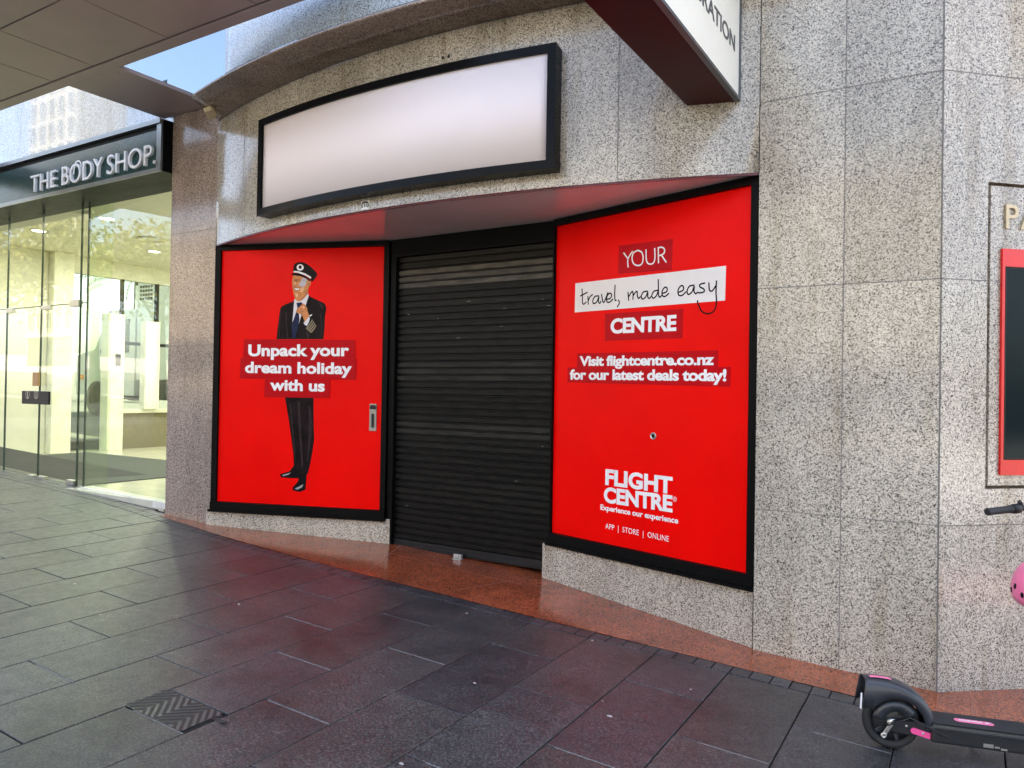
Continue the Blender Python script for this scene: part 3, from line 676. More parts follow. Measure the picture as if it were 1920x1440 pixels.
hand = [  # t r a v e l ,
 [(152, 490), (156, 560), (156, 610), (168, 626), (190, 606)], [(138, 552), (200, 520)],
 [(205, 556), (208, 625)], [(208, 596), (224, 560), (246, 540)],
 [(302, 552), (270, 556), (250, 590), (256, 620), (284, 606), (304, 560), (300, 600), (312, 618), (322, 600)],
 [(328, 540), (346, 612), (384, 524)],
 [(372, 584), (408, 572), (418, 540), (398, 528), (376, 560), (376, 602), (400, 608), (428, 582)],
 [(450, 456), (446, 540), (450, 588), (460, 592)],
 [(480, 590), (488, 606), (484, 626), (470, 648)],
 # m a d e
 [(566, 520), (572, 590)], [(572, 560), (590, 528), (606, 512), (612, 540), (610, 580)], [(612, 552), (632, 520), (648, 512), (650, 550), (662, 574), (676, 560)],
 [(742, 510), (706, 516), (686, 552), (696, 580), (724, 562), (744, 520), (744, 560), (758, 574), (770, 560)],
 [(838, 500), (800, 510), (780, 548), (792, 572), (820, 552), (840, 500)], [(838, 406), (840, 500), (842, 550), (856, 562), (866, 550)],
 [(872, 530), (912, 514), (918, 484), (898, 474), (874, 508), (876, 548), (900, 556), (932, 530)],
 # e a s y
 [(1018, 520), (1062, 500), (1064, 468), (1044, 460), (1018, 496), (1020, 540), (1050, 548), (1086, 516)],
 [(1160, 456), (1120, 464), (1098, 506), (1108, 538), (1140, 518), (1162, 466), (1160, 510), (1176, 532), (1190, 520)],
 [(1256, 436), (1216, 448), (1214, 470), (1248, 490), (1250, 514), (1216, 524), (1200, 522)],
 [(1294, 436), (1300, 500), (1326, 504), (1356, 460)], [(1362, 418), (1358, 520), (1362, 600), (1344, 680), (1290, 712), (1230, 690), (1196, 620), (1192, 596)]]
for s in hand: ribbon(q, [cC(*p) for p in s], .0105, RM, .0026)
local(q.build('handwritten_words', M_INK), rw)
line('caption', 'CENTRE', cC, None, RM, rw, (408, 892), (1000, 866), 134, M_WHITE, .04, .95, .0022)
line('caption', 'Visit flightcentre.co.nz', cC, None, RM, rw, (130, 1182), (1340, 1174), 88, M_WHITE, .035, .95, .0026)
line('caption', 'for our latest deals today!', cC, None, RM, rw, (42, 1304), (1452, 1320), 90, M_WHITE, .035, .95, .0032)
line('logo', 'FLIGHT', cD, None, RM, rw, (440, 392), (1448, 535), 240, M_WHITE, .042, 1.0, .0012)
line('logo', 'CENTRE', cD, None, RM, rw, (420, 655), (1450, 808), 235, M_WHITE, .042, .98, .0020)
line('tagline', 'Experience our experience', cD, None, RM, rw, (368, 764), (1534, 976), 82, M_WHITE, .03, 1.0, .0014)
line('tagline', 'APP  |  STORE  |  ONLINE', cD, None, RM, rw, (442, 1046), (1394, 1246), 78, M_WHITE, .0, 1.05, .0014)
line('registered_mark', '®', cD, None, RM, rw, (1456, 640), (1512, 648), 70, M_WHITE, .0, 1.05, .0014)
c = rpx(1225, 817.5); q = MB(); q.lathe([(.026, 0), (.026, .004), (.019, .006), (.017, .002), (.0, .002)], RM @ Matrix.Translation((c[0], c[1], .0008)), 24); kr = local(q.build('lock_ring', M_STEEL), rw)
q = MB(); q.lathe([(.012, 0), (.012, .0055), (.0, .007)], RM @ Matrix.Translation((c[0], c[1], .0012)), 16); local2(q.build('keyhole', M_BLACKSAT), kr)

# ================================================================== ROLLER SHUTTER
SH0, SH1 = Vector((LP1.x + .02, 5.395)), Vector((RP0.x + .03, 5.385)); sdv = (SH1 - SH0).normalized(); SL = (SH1 - SH0).length; SM = frame(SH0, sdv)
gb = gz(-3.75, 5.35)
sh = thing('roller_shutter', 'closed black slatted roller shutter between the two red posters', 'shutter', (SH0.x, SH0.y, gb))
def slat_mat():
    mt, N, L, P = newmat('shutter_slats'); at = N.new('ShaderNodeAttribute'); at.attribute_name = 'tone'
    geo = N.new('ShaderNodeNewGeometry'); nz = N.new('ShaderNodeTexNoise'); nz.inputs['Scale'].default_value = 7; nz.inputs['Detail'].default_value = 8
    mp = N.new('ShaderNodeMapping'); mp.inputs['Scale'].default_value = (1, 1, 4); L.new(geo.outputs['Position'], mp.inputs[0]); L.new(mp.outputs[0], nz.inputs['Vector'])
    r = ramp(N, [(.3, (.6, .6, .6)), (.7, (1.35, 1.32, 1.25))]); L.new(nz.outputs['Fac'], r.inputs[0])
    mx = N.new('ShaderNodeMix'); mx.data_type = 'RGBA'; mx.blend_type = 'MULTIPLY'; mx.inputs[0].default_value = 1; mx.clamp_result = False
    L.new(at.outputs['Color'], mx.inputs[6]); L.new(r.outputs[0], mx.inputs[7]); L.new(mx.outputs[2], P.inputs['Base Color'])
    P.inputs['Roughness'].default_value = .45; P.inputs['Specular IOR Level'].default_value = .15; return mt
sv, sf, stn = [], [], []
def sq(x0, x1, z0, y0, z1, y1, tone):
    b = len(sv)
    for (x, z, y) in ((x0, z0, y0), (x1, z0, y0), (x1, z1, y1), (x0, z1, y1)): sv.append(tuple(SM @ Vector((x, z, y))))
    sf.append((b, b + 1, b + 2, b + 3)); stn.append(tone)
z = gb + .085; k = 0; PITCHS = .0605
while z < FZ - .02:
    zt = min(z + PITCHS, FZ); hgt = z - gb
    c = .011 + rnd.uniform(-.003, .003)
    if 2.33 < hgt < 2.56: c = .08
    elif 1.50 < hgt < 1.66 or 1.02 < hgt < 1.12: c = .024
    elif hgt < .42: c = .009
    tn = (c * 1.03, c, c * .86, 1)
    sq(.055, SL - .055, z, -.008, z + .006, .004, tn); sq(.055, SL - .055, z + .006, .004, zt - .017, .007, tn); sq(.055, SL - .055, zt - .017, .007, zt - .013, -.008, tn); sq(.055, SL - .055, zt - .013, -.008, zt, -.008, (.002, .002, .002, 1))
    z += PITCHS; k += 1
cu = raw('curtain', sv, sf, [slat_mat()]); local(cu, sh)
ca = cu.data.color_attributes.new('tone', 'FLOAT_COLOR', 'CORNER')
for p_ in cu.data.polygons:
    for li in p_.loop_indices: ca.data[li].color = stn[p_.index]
for (x0, x1) in ((0, .06), (SL - .055, SL)):
    q = MB(); q.prism([(x0, gb), (x1, gb), (x1, FZ), (x0, FZ)], -.03, .05, SM); local(q.build('guide', M_BLACK), sh)
q = MB(); q.prism([(.058, gb + .012), (SL - .058, gb + .012), (SL - .058, gb + .084), (.058, gb + .084)], -.02, .016, SM); q.prism([(.058, gb + .03), (SL - .058, gb + .03), (SL - .058, gb + .042), (.058, gb + .042)], .0162, .022, SM); local(q.build('bottom_rail', M_BLACKSAT), sh)
q = MB(); q.prism([(.06, FZ - .16), (SL - .06, FZ - .16), (SL - .06, FZ), (.06, FZ)], .008, .05, SM); local(q.build('header', M_BLACK), sh)
for (cx, cy) in ((860, 634), (940, 612), (822, 597), (880, 565), (947, 578), (1018, 561), (1030, 573), (767, 590), (1018, 837), (764, 948), (968, 902)):
    a = on_wall(cx, cy, SH0, sdv); q = MB(); w_ = rnd.uniform(.008, .022); q.prism([(a[0] - w_, a[1] - .002), (a[0] + w_, a[1] - .001), (a[0] + w_, a[1] + .002), (a[0] - w_, a[1] + .001)], .0062, .0072, SM); local(q.build('paint_chip', M_PALE), sh)
a = on_wall(868, 1031, SH0, sdv)
fl = thing('floor_latch', 'small bright steel latch on the red stone at the foot of the shutter', 'latch', tuple(SM @ Vector((a[0], gb, .07))))
q = MB(); Mx = Matrix.Translation(fl.location) @ Matrix.Rotation(math.atan2(sdv.y, sdv.x), 4, 'Z'); q.box((-.045, -.03, 0), (.045, .03, .006), Mx, .002); local(q.build('base_plate', M_STEEL), fl)
q = MB(); q.box((-.04, -.015, .006), (.04, .015, .045), Mx, .004); q.box((-.018, -.022, .012), (.018, -.014, .034), Mx, .002); local(q.build('bolt_block', mat('worn_steel', (.45, .45, .43), .4, metal=.6)), fl)

# ================================================================== PROJECTING SIGN
PS = thing('projecting_sign', 'cream faced box sign with maroon underside jutting from the granite above the right poster', 'sign', (-1.42, 4.72, 3.5))
pu0, pu1, pv0, pv1, pz0, pz1 = -1.575, -1.262, 2.15, 4.735, 3.480, 4.22
q = MB(); q.box((pu0, pv0, pz0), (pu1 - .03, pv1, pz1), bev=.006); local(q.build('case', M_MAROON), PS)
q = MB(); q.box((pu1 - .029, pv0 + .02, pz0 + .02), (pu1 - .004, pv1 - .03, pz1 - .02)); local(q.build('face_panel', M_SIGNW), PS)
q = MB()
for lo, hi in (((pu1 - .029, pv0, pz0), (pu1 + .004, pv1, pz0 + .0195)), ((pu1 - .029, pv0, pz1 - .0195), (pu1 + .004, pv1, pz1)), ((pu1 - .029, pv1 - .0295, pz0 + .02), (pu1 + .004, pv1, pz1 - .02)), ((pu1 - .029, pv0, pz0 + .02), (pu1 + .004, pv0 + .0195, pz1 - .02))): q.box(lo, hi)
local(q.build('trim', mat('dark_grey_trim', (.10, .11, .12), .35, metal=.6)), PS)
q = MB(); q.box((pu0 + .06, pv1, pz0 + .08), (pu1 - .06, 4.80, pz1 - .08)); local(q.build('wall_bracket', M_BLACKSAT), PS)
PP = (pu1 - .004, 0); PD = (0, 1); PM = frame(PP, PD)
n0 = on_wall(1040 + 736 * .4583, 212 * .4583, PP, PD); n1 = on_wall(1040 + 733 * .4583, 142 * .4583, PP, PD)
i0 = on_wall(1040 + 575 * .4583, 30 * .4583, PP, PD)
local(lettering('lettering', 'IMMIGRATION', PM, n0[0] - (n0[0] - i0[0]) / .665, n0[0], n0[1], n1[1] - n0[1], M_CHAR, None, .012, .002, 1.0, .001), PS)

# ================================================================== CANOPY
cp = thing('street_canopy', 'brown metal street canopy with panelled underside over the glass shop', 'canopy', (-6.8, 4.7, 4.424))
CZ = 4.424
ub = [-11.75, -10.7, -9.65, -8.45, -7.25, -6.58, -5.52, -4.47, -3.6]
def cpart(lo, hi, name='soffit_panel', mt=None): q = MB(); q.box(lo, hi, None, .003); return local(q.build(name, mt or M_CANOPY), cp)
vb = [3.655, 2.9, 2.15]
for a, b in zip(ub, ub[1:]):
    for c, d in zip(vb[1:], vb): cpart((a + .006, c + .006, CZ), (b - .006, d - .006, CZ + .03))
q = MB(); q.box((-11.75, 2.1, CZ + .012), (-3.6, 3.70, CZ + .06)); local(q.build('gap_backing', M_CANGAP), cp)
q = MB(); q.box((-11.75, 2.1, CZ + .062), (-3.6, 3.66, CZ + .20)); local(q.build('deck', M_CONC), cp)
cpart((-11.75, 3.668, CZ - .004), (-3.6, 3.78, CZ + .20), 'edge_beam')
cpart((-7.22, 3.782, CZ - .002), (-6.425, 4.755, CZ + .035), 'support_arm')
cpart((-11.75, 3.782, CZ - .002), (-11.0, 4.85, CZ + .16), 'support_arm')
q = MB(); q.lathe([(.012, 0), (.012, -.006), (.004, -.009)], Matrix.Translation((-6.55, 3.86, CZ - .002)), 10); local(q.build('bolt', M_STEEL), cp)
cl = thing('corner_glint', 'cream block standing in for a warm reflection at the left end of the cornice', 'glint', (-6.12, 4.45, 4.2))  # cream block added to imitate light reflected off the cornice end
q = MB(); Mx = Matrix.Translation((-6.13, 4.50, 4.205)) @ Matrix.Rotation(R(-48), 4, 'Z') @ Matrix.Rotation(R(25), 4, 'X'); q.box((-.11, -.035, -.02), (.11, .035, .02), Mx, .008); q.box((-.09, .036, -.012), (.09, .05, .012), Mx, .004)
local(q.build('glint_block', mat('cream_glint_block', (.70, .60, .38), .3)), cl)
q = MB(); q.tube([(-6.13, 4.50, 4.22), (-6.16, 4.56, 4.30)], .012); local(q.build('bracket', M_STEEL), cl)

# ================================================================== GLASS SHOP
SF = 4.65
ss = thing('shop_sign', 'dark green box sign with raised white shop lettering above the glass shopfront', 'sign', (-9, SF, 4.1))
sz0, sz1 = 3.835, 4.37
q = MB(); q.box((-13.5, SF + .012, sz0), (-7.082, 5.2, sz1 - .002)); local(q.build('case', M_BLACK), ss)
q = MB(); q.box((-13.44, SF + .004, sz0 + .045), (-7.17, SF + .011, sz1 - .10)); local(q.build('face_panel', M_TEAL), ss)
q = MB(); q.box((-13.5, SF - .03, sz1 - .045), (-7.09, SF + .011, sz1)); q.box((-7.165, SF - .012, sz0), (-7.09, SF + .011, sz1 - .046)); q.box((-13.5, SF - .006, sz0), (-7.166, SF + .011, sz0 + .044)); local(q.build('trim', M_TRIM), ss)
SMt = frame((0, SF + .004), (1, 0))
spx = lambda x, y: on_wall(x, y, (0, SF - .02), (1, 0))
def sgn(body, xl, yl, xr, yr, cap): return None
M_LETT = mat('white_raised_letters', (.78, .80, .82), .3)
def word(body, l, r, t, off):
    a, b, c_ = spx(*l), spx(*r), spx(*t); local(lettering('lettering', body, SMt, a[0], b[0], (a[1] + b[1]) / 2, c_[1] - a[1], M_LETT, None, off, .028, 1.0, .0), ss)
k_ = .17708
cw = lambda x, y: (x * k_, 180 + y * k_)
word('THE', cw(322, 1022), cw(594, 962), cw(322, 848), .0)
word('BODY', cw(652, 945), cw(1085, 850), cw(652, 752), .0)
word('SHOP.', cw(1130, 832), cw(1645, 715), cw(1130, 632), .0)
q = MB(); a = spx(*cw(812, 800)); 
ribbon(q, [(a[0] - .05, a[1] - .02), (a[0] - .03, a[1] + .085), (a[0] + .03, a[1] + .115), (a[0] + .085, a[1] + .085), (a[0] + .10, a[1] + .04)], .018, SMt, .029)
local(q.build('emblem', M_LETT), ss)

shopb = thing('retail_building', 'cream shop interior and polished stone wall of the glass fronted shop', 'building', (-10, 6, .4))
FLZ, CLZ = .41, 3.98
def bpart(name, lo, hi, mt, bev=0): q = MB(); q.box(lo, hi, None, bev); return local(q.build(name, mt), shopb)
bpart('upper_wall', (-16, 4.93, 4.02), (-7.1, 5.3, 12), M_GRANUP)
bpart('floor', (-14.3, 4.86, FLZ - .25), (-7.08, 10.6, FLZ), M_FLOORIN)
bpart('ceiling', (-14.3, 4.92, CLZ), (-7.08, 10.6, CLZ + .03), M_CEIL)
bpart('roof', (-14.3, 5.32, CLZ + .04), (-7.08, 10.6, 9), M_CREAMW)
bpart('back_wall', (-14.0, 10.35, FLZ), (-7.08, 10.6, CLZ - .002), M_CREAMW)
bpart('side_wall', (-7.3, 5.62, FLZ), (-7.085, 10.34, CLZ - .002), M_CREAMW)
bpart('side_wall', (-14.2, 4.95, FLZ), (-13.98, 7.05, CLZ - .002), M_CREAMW)
bpart('pillar', (-14.06, 7.06, FLZ), (-13.8, 7.40, CLZ - .002), mat('pale_column_paint', (.82, .81, .70), .5), .006)
bpart('pillar', (-14.03, 8.05, FLZ), (-13.78, 8.36, 2.98), mat('pale_column_paint_2', (.82, .81, .70), .5), .006)
q = MB(); q.box((-13.775, 8.18, 2.0), (-13.76, 8.28, 2.22), None, .003); local(q.build('switch_plate', M_BLACKSAT), shopb)
wf = MB()
for (v0, v1) in ((9.12, 9.18), (8.40, 8.45), (10.28, 10.34)): wf.box((-14.05, v0, 1.18), (-13.98, v1, CLZ - .30))
for z_ in (2.42,): 
    for (v0, v1) in ((8.451, 9.119), (9.181, 10.279)): wf.box((-14.045, v0, z_), (-13.985, v1, z_ + .06))
sw = local(wf.build('window', M_BLACKSAT), shopb)
q = MB(); q.box((-14.1, 8.37, 1.10), (-13.9, 10.34, 1.175), None, .006); local2(q.build('sill', M_CEIL), sw)
q = MB(); q.box((-14.02, 8.46, 1.18), (-14.012, 10.28, CLZ - .32)); local2(q.build('pane', M_GLASS), sw)
q = MB(); q.box((-14.02, 7.41, FLZ), (-14.012, 8.04, CLZ - .32)); local2(q.build('pane', M_GLASS), sw)
q = MB(); q.box((-14.1, 7.41, CLZ - .31), (-13.98, 10.34, CLZ - .003)); local2(q.build('lintel', M_CEIL), sw)
q = MB(); q.box((-13.98, 8.8, 1.18), (-13.8, 9.1, 2.9), None, .004); local(q.build('display_fin', mat('display_fin_white', (.80, .80, .72), .4)), shopb)
bpart('low_wall', (-14.1, 8.37, FLZ), (-13.98, 10.34, 1.098), mat('dado_brown', (.20, .17, .10), .5))
mt_ = MB(); mt_.prism([(-13.6, 5.1), (-9.2, 5.1), (-9.2, 7.6), (-13.6, 7.6)], FLZ + .001, FLZ + .012)
tag(mt_.build('floor_mat', M_MAT), 'dark entrance mat on the pale floor behind the glass doors', 'mat')
# ceiling downlights: lit fittings
def downlight(x, y):
    t = thing('downlight', 'round recessed downlight in the cream shop ceiling', 'ceiling light', (x, y, CLZ), 0, 'downlights in the shop ceiling')
    q = MB(); q.lathe([(.12, 0), (.125, -.008), (.10, -.012), (.095, -.004)], None, 24); q.build('ring', M_STEEL, t)
    q = MB(); q.lathe([(.094, -.005), (.0, -.0055)], None, 24); q.build('lens', mat('lit_lens', (.9, .9, .85), .4, emit=(1, .95, .80), es=4), t)
    l = bpy.data.lights.new('downlight_lamp', 'AREA'); l.shape = 'DISK'; l.size = .18; l.energy = 8.5; l.color = (1, .95, .82)
    lo = bpy.data.objects.new('downlight_lamp', l); COL.objects.link(lo); lo.parent = t; lo.location = (0, 0, -.02)
    return t
for (x, y) in ((-8.6, 6.0), (-10.4, 6.0), (-12.2, 6.0), (-8.6, 7.9), (-10.4, 7.9), (-12.2, 7.9), (-9.6, 9.4), (-12.2, 9.4)): downlight(x, y)
def ceilring(x, y, r): 
    q = MB(); q.lathe([(r, 0), (r + .02, -.02), (r - .02, -.03), (r - .03, -.002)], Matrix.Translation((x, y, CLZ)), 32)
    return tag(q.build('ceiling_speaker', M_CEIL), 'round cream speaker grille set into the shop ceiling', 'speaker', 'ceiling speakers in the glass shop')
ceilring(-9.5, 6.9, .2); ceilring(-11.2, 7.2, .2); ceilring(-10.2, 5.5, .17)
sc = thing('security_camera', 'small black dome camera under the shop ceiling beside the granite pier', 'camera', (-7.62, 5.35, CLZ))
q = MB(); q.lathe([(.07, 0), (.075, -.03), (.06, -.04)], None, 24); q.build('mount', M_BLACKSAT, sc)
q = MB(); q.lathe([(.055, -.04), (.057, -.075), (.045, -.11), (.022, -.13), (0, -.134)], None, 24); q.build('dome', mat('dome_black', (.01, .01, .012), .08), sc)

# shopfront glazing
sfr = thing('glass_shopfront', 'frameless greenish glass shopfront with double doors under the dark green sign', 'shopfront', (-9, 4.9, FLZ))
GV = 5.02
G0 = Vector((-7.06, 4.86)); 
corner = on_wall(158, 800, (0, GV), (1, 0))[0]; G1 = Vector((corner, GV)); gd_ = (G1 - G0).normalized()
def pane(name, a, b, z0, z1, parent=None, th=.010):
    d = (b - a).normalized(); L = (b - a).length; M = frame(a, d); q = MB(); q.prism([(.002, z0), (L - .002, z0), (L - .002, z1), (.002, z1)], -th, 0, M)
    return local(q.build(name, M_GLASS), parent or sfr)
vx = lambda x: Vector((on_wall(x, 800, (0, GV), (1, 0))[0], GV))
DT = 2.62   # top of the doors
pane('pane', G1 + Vector((.004, 0)), G0, FLZ + .01, sz0 + .03)
m0 = G1 + (G0 - G1) * .22
q = MB(); q.box((G1.x - .006, GV + .012, FLZ), (G1.x + .006, GV + .30, sz0 + .02)); local(q.build('glass_fin', M_GLASS), sfr)
xs_ = [vx(-140), vx(8), vx(72), vx(145), G1]
xs_ = [Vector((-12.9, GV))] + xs_
for a, b in zip(xs_, xs_[1:]): pane('transom_pane', a, b, DT + .01, sz0 + .03)
pane('pane', xs_[0], xs_[1], FLZ + .01, DT); pane('pane', xs_[1], xs_[2], FLZ + .01, DT); pane('pane', xs_[4], xs_[5], FLZ + .01, DT)
def gdoor(a, b):
    d = pane('door', a, b, FLZ + .012, DT - .004)
    return d
def fit(x, z, parent, w=.16, h=.06):
    q = MB(); q.box((x - w / 2, GV - .022, z - h / 2), (x + w / 2, GV + .034, z + h / 2), None, .004); return local2(q.build('patch_fitting', M_STEEL), parent)
d1 = gdoor(xs_[2], xs_[3]); d2 = gdoor(xs_[3], xs_[4])
fit(xs_[2].x + .1, DT - .02, d1); fit(xs_[2].x + .1, FLZ + .04, d1, .16, .055); fit(xs_[3].x - .12, FLZ + .04, d1, .15, .055)
fit(xs_[4].x - .1, DT + .005, d2, .2, .08); fit(xs_[4].x - .1, FLZ + .04, d2, .16, .06); fit(xs_[3].x + .12, FLZ + .04, d2, .15, .055); fit(xs_[3].x + .14, DT - .02, d1, .2, .05)
a = on_wall(44, 737, (0, GV - .03), (1, 0)); b = on_wall(94, 750, (0, GV - .03), (1, 0))
q = MB(); q.box((a[0], GV - .05, b[1] - .06), (b[0], GV - .024, a[1] + .03), None, .006); lk = local2(q.build('door_lock', M_BLACKSAT), d2)
for cxp in (52, 68):
    c_ = on_wall(cxp, 738, (0, GV - .05), (1, 0)); q = MB()
    rr = [(c_[0] + .045 * math.cos(t_ * .35), c_[1] - .008 + .055 * math.sin(t_ * .35)) for t_ in range(19)]; ribbon(q, rr, .007, frame((0, GV - .05), (1, 0)), .002, 2)
    ribbon(q, [(c_[0], c_[1] - .05), (c_[0], c_[1] + .03)], .012, frame((0, GV - .05), (1, 0)), .0024, 2); local(q.build('lock_emblem', M_STEEL), sfr)
a = on_wall(64, 698, (0, GV - .03), (1, 0)); b = on_wall(74, 724, (0, GV - .03), (1, 0))
q = MB(); q.box((a[0], GV - .05, b[1]), (b[0], GV - .024, a[1]), None, .004); local2(q.build('handle', mat('bronze_handle', (.35, .22, .12), .35, metal=.8)), d2)
M_EDGE = mat('glass_edge_green', (.02, .045, .035), .2)
for x_ in (xs_[1].x, xs_[2].x, xs_[3].x, xs_[4].x, xs_[5].x):
    q = MB(); q.box((x_ - .005, GV - .004, FLZ + .01), (x_ + .005, GV + .018, DT)); q.box((x_ - .004, GV - .004, DT + .001), (x_ + .004, GV + .018, sz0 + .02)); local(q.build('glass_edge', M_EDGE), sfr)
q = MB(); q.box((xs_[0].x, GV - .003, DT - .002), (G1.x, GV + .016, DT + .008)); local(q.build('transom_joint', M_EDGE), sfr)
# sill and stone foot
ML = frame(G0, (G1 - G0)); Ls = (G1 - G0).length
q = MB(); Mg = frame(G1, (G0 - G1)); q.prism([(0, FLZ - .06), (Ls + .02, FLZ - .06), (Ls + .02, FLZ + .008), (0, FLZ + .008)], -.10, .03, Mg); local(q.build('sill', mat('white_sill', (.74, .74, .70), .35)), sfr)
q = MB(); q.prism([(0, FLZ - .5), (Ls + .02, FLZ - .5), (Ls + .02, FLZ - .061), (0, FLZ - .061)], -.10, .015, Mg); local(q.build('stone_foot', granite('tan_foot_granite', light=(.40, .33, .25), sc=140, stain=.3)), sfr)

# ================================================================== CASE ON THE RIGHT WALL
NC = thing('notice_case', 'red framed dark glass notice case sunk in the right granite wall', 'notice case', tuple(MS @ Vector((.38, 1.2, 0))))
q = MB(); X0, X1, ZB, ZT = .378, 2.2, 1.222, 2.49
q.prism([(X0, ZB), (X1, ZB), (X1, ZB + .085), (X0, ZB + .085)], -.003, .012, MS); q.prism([(X0, ZT - .10), (X1, ZT - .10), (X1, ZT), (X0, ZT)], -.003, .012, MS); q.prism([(X0, ZB + .0855), (X0 + .018, ZB + .0855), (X0 + .018, ZT - .1005), (X0, ZT - .1005)], -.003, .012, MS); q.prism([(X1 - .02, ZB + .0855), (X1, ZB + .0855), (X1, ZT - .1005), (X1 - .02, ZT - .1005)], -.003, .012, MS)
local(q.build('frame', mat('red_case_paint', (.68, .012, .008), .3)), NC)
q = MB(); q.prism([(X0 + .0185, ZB + .086), (X1 - .0205, ZB + .086), (X1 - .0205, ZT - .101), (X0 + .0185, ZT - .101)], -.003, .006, MS); local(q.build('screen', M_DARKGLASS), NC)
q = MB()
for a in ((X0 + .024, ZB + .092, X0 + .030, ZT - .107), (X0 + .024, ZT - .112, X1 - .026, ZT - .107), (X0 + .024, ZB + .092, X1 - .026, ZB + .097)): q.prism([(a[0], a[1]), (a[2], a[1]), (a[2], a[3]), (a[0], a[3])], .0062, .010, MS)
local(q.build('bezel', M_BLACKSAT), NC)
wl = lettering('wall_lettering', 'PA', MS, .402, .402 + .225, 2.605, .135, mat('dull_gold_letters', (.50, .40, .25), .4, metal=.35), None, .004, .012, 1.15, -.003)
tag(wl, 'pale raised serif style capitals above the red framed case', 'lettering')

# ================================================================== ZIGZAG INSPECTION COVER
cu0, cu1, cv0, cv1 = COVER
ic = thing('inspection_cover', 'dark zigzag patterned cover let into the paving in the left foreground', 'cover', tuple(G(cu0 + .2, cv0 + .1)))
q = MB(); pts = [G(cu0 + .004, cv0 + .003, -.002), G(cu1 - .004, cv0 + .003, -.002), G(cu1 - .004, cv1 - .003, -.002), G(cu0 + .004, cv1 - .003, -.002)]
q.face(pts); q.face([p - Vector((0, 0, .012)) for p in pts][::-1]); local(q.build('plate', mat('cover_stone', (.085, .085, .08), .35, bump=.2, bscale=150)), ic)
q = MB()
zw = .020; W_, H_ = cu1 - cu0, cv1 - cv0
def clip(poly, lo, hi, ax):
    for sgn_, lim in ((1, lo), (-1, hi)):
        out = []
        for i in range(len(poly)):
            a, b = poly[i], poly[(i + 1) % len(poly)]; fa, fb = sgn_ * (a[ax] - lim), sgn_ * (b[ax] - lim)
            if fa >= 0: out.append(a)
            if fa * fb < 0: t = fa / (fa - fb); out.append(tuple(a[j] + (b[j] - a[j]) * t for j in (0, 1)))
        poly = out
        if not poly: return []
    return poly
for s in range(-9, 14):
    base = s * .043; x = 0; zig = []
    for j in range(6): zig.append((x, base + (0 if j % 2 == 0 else .115))); x += .115
    for a, b in zip(zig, zig[1:]):
        pl = [(a[0], a[1]), (b[0], b[1]), (b[0], b[1] + zw), (a[0], a[1] + zw)]
        pl = clip(clip(pl, .006, W_ - .006, 0), .006, H_ - .006, 1)
        if len(pl) > 2: q.face([G(cu0 + p[0], cv0 + p[1], .0008) for p in pl])
local(q.build('zigzag_inlay', mat('cover_dark_inlay', (.016, .017, .017), .5)), ic)
lf = MB(); c_ = on_ground(412, 1352); nl = 12
lf.face([c_ + Vector((.045 * math.cos(t) * (1 if abs(math.cos(t)) < .9 else 1.25), .014 * math.sin(t), .004 + .004 * math.cos(t * 2))) for t in [2 * math.pi * i / nl for i in range(nl)]])
tag(lf.build('leaf', mat('dead_leaf', (.02, .014, .012), .6)), 'single dark dead leaf lying beside the zigzag cover', 'leaf')
for i, (x, y, s_) in enumerate(((890, 1281, .012), (1143, 1343, .017), (875, 1150, .011), (1110, 1201, .010), (188, 1153, .012), (140, 1095, .016), (448, 1133, .014), (1130, 1315, .007), (752, 1432, .014), (1295, 1293, .008))):
    c_ = on_ground(x, y); q = MB(); n = 9
    pts = [(s_ * rnd.uniform(.7, 1.2) * math.cos(2 * math.pi * k / n), s_ * .6 * rnd.uniform(.7, 1.2) * math.sin(2 * math.pi * k / n)) for k in range(n)]
    lo = [c_ + Vector((p[0], p[1], .0005)) for p in pts]; hi = [c_ + Vector((p[0] * .6, p[1] * .6, .004)) for p in pts]
    q.grid([lo, hi], 0, True, True); q.face(hi)
    tag(q.build('gum_spot', M_PALE), 'small pale spot of trodden gum on the dark paving', 'gum', 'pale gum spots on the paving')

# ================================================================== SCOOTER
sp = on_ground(1667, 1400); HEAD = math.atan2(.341, .94)
es = thing('electric_scooter', 'black electric scooter with pink stickers parked by the granite corner', 'scooter', tuple(G(sp.x, sp.y)), HEAD)
es.rotation_euler = (0, R(2.2), HEAD)
WR = .122
def wheel(x):
    q = MB(); Mx = Matrix.Translation((x, 0, WR)) @ Matrix.Rotation(R(90), 4, 'X')
    prof = [(WR - .034, -.020), (WR - .012, -.028), (WR - .003, -.020), (WR, -.008), (WR, .008), (WR - .003, .020), (WR - .012, .028), (WR - .034, .020), (WR - .034, -.020)]
    q.lathe(prof, Mx, 40); wh = q.build('wheel', M_RUBBER, es)
    q = MB(); q.lathe([(.0, -.024), (.05, -.024), (.06, -.018), (.086, -.016), (.088, 0), (.086, .016), (.06, .018), (.05, .024), (0, .024)], Mx, 32); q.build('rim', M_SCOOT, wh)
    q = MB()
    for k in range(5):
        a = k * 2 * math.pi / 5; q.box((.02, -.008, .0165), (.084, .008, .023), Mx @ Matrix.Rotation(a, 4, 'Z'), .002)
    q.build('hub_spokes', M_FENDER, wh)
    q = MB(); q.lathe([(.024, .024), (.024, .034), (.012, .040), (0, .040)], Mx, 20); q.build('axle_nut', M_STEEL, wh)
    return wh
wheel(0); 
FXW = .86
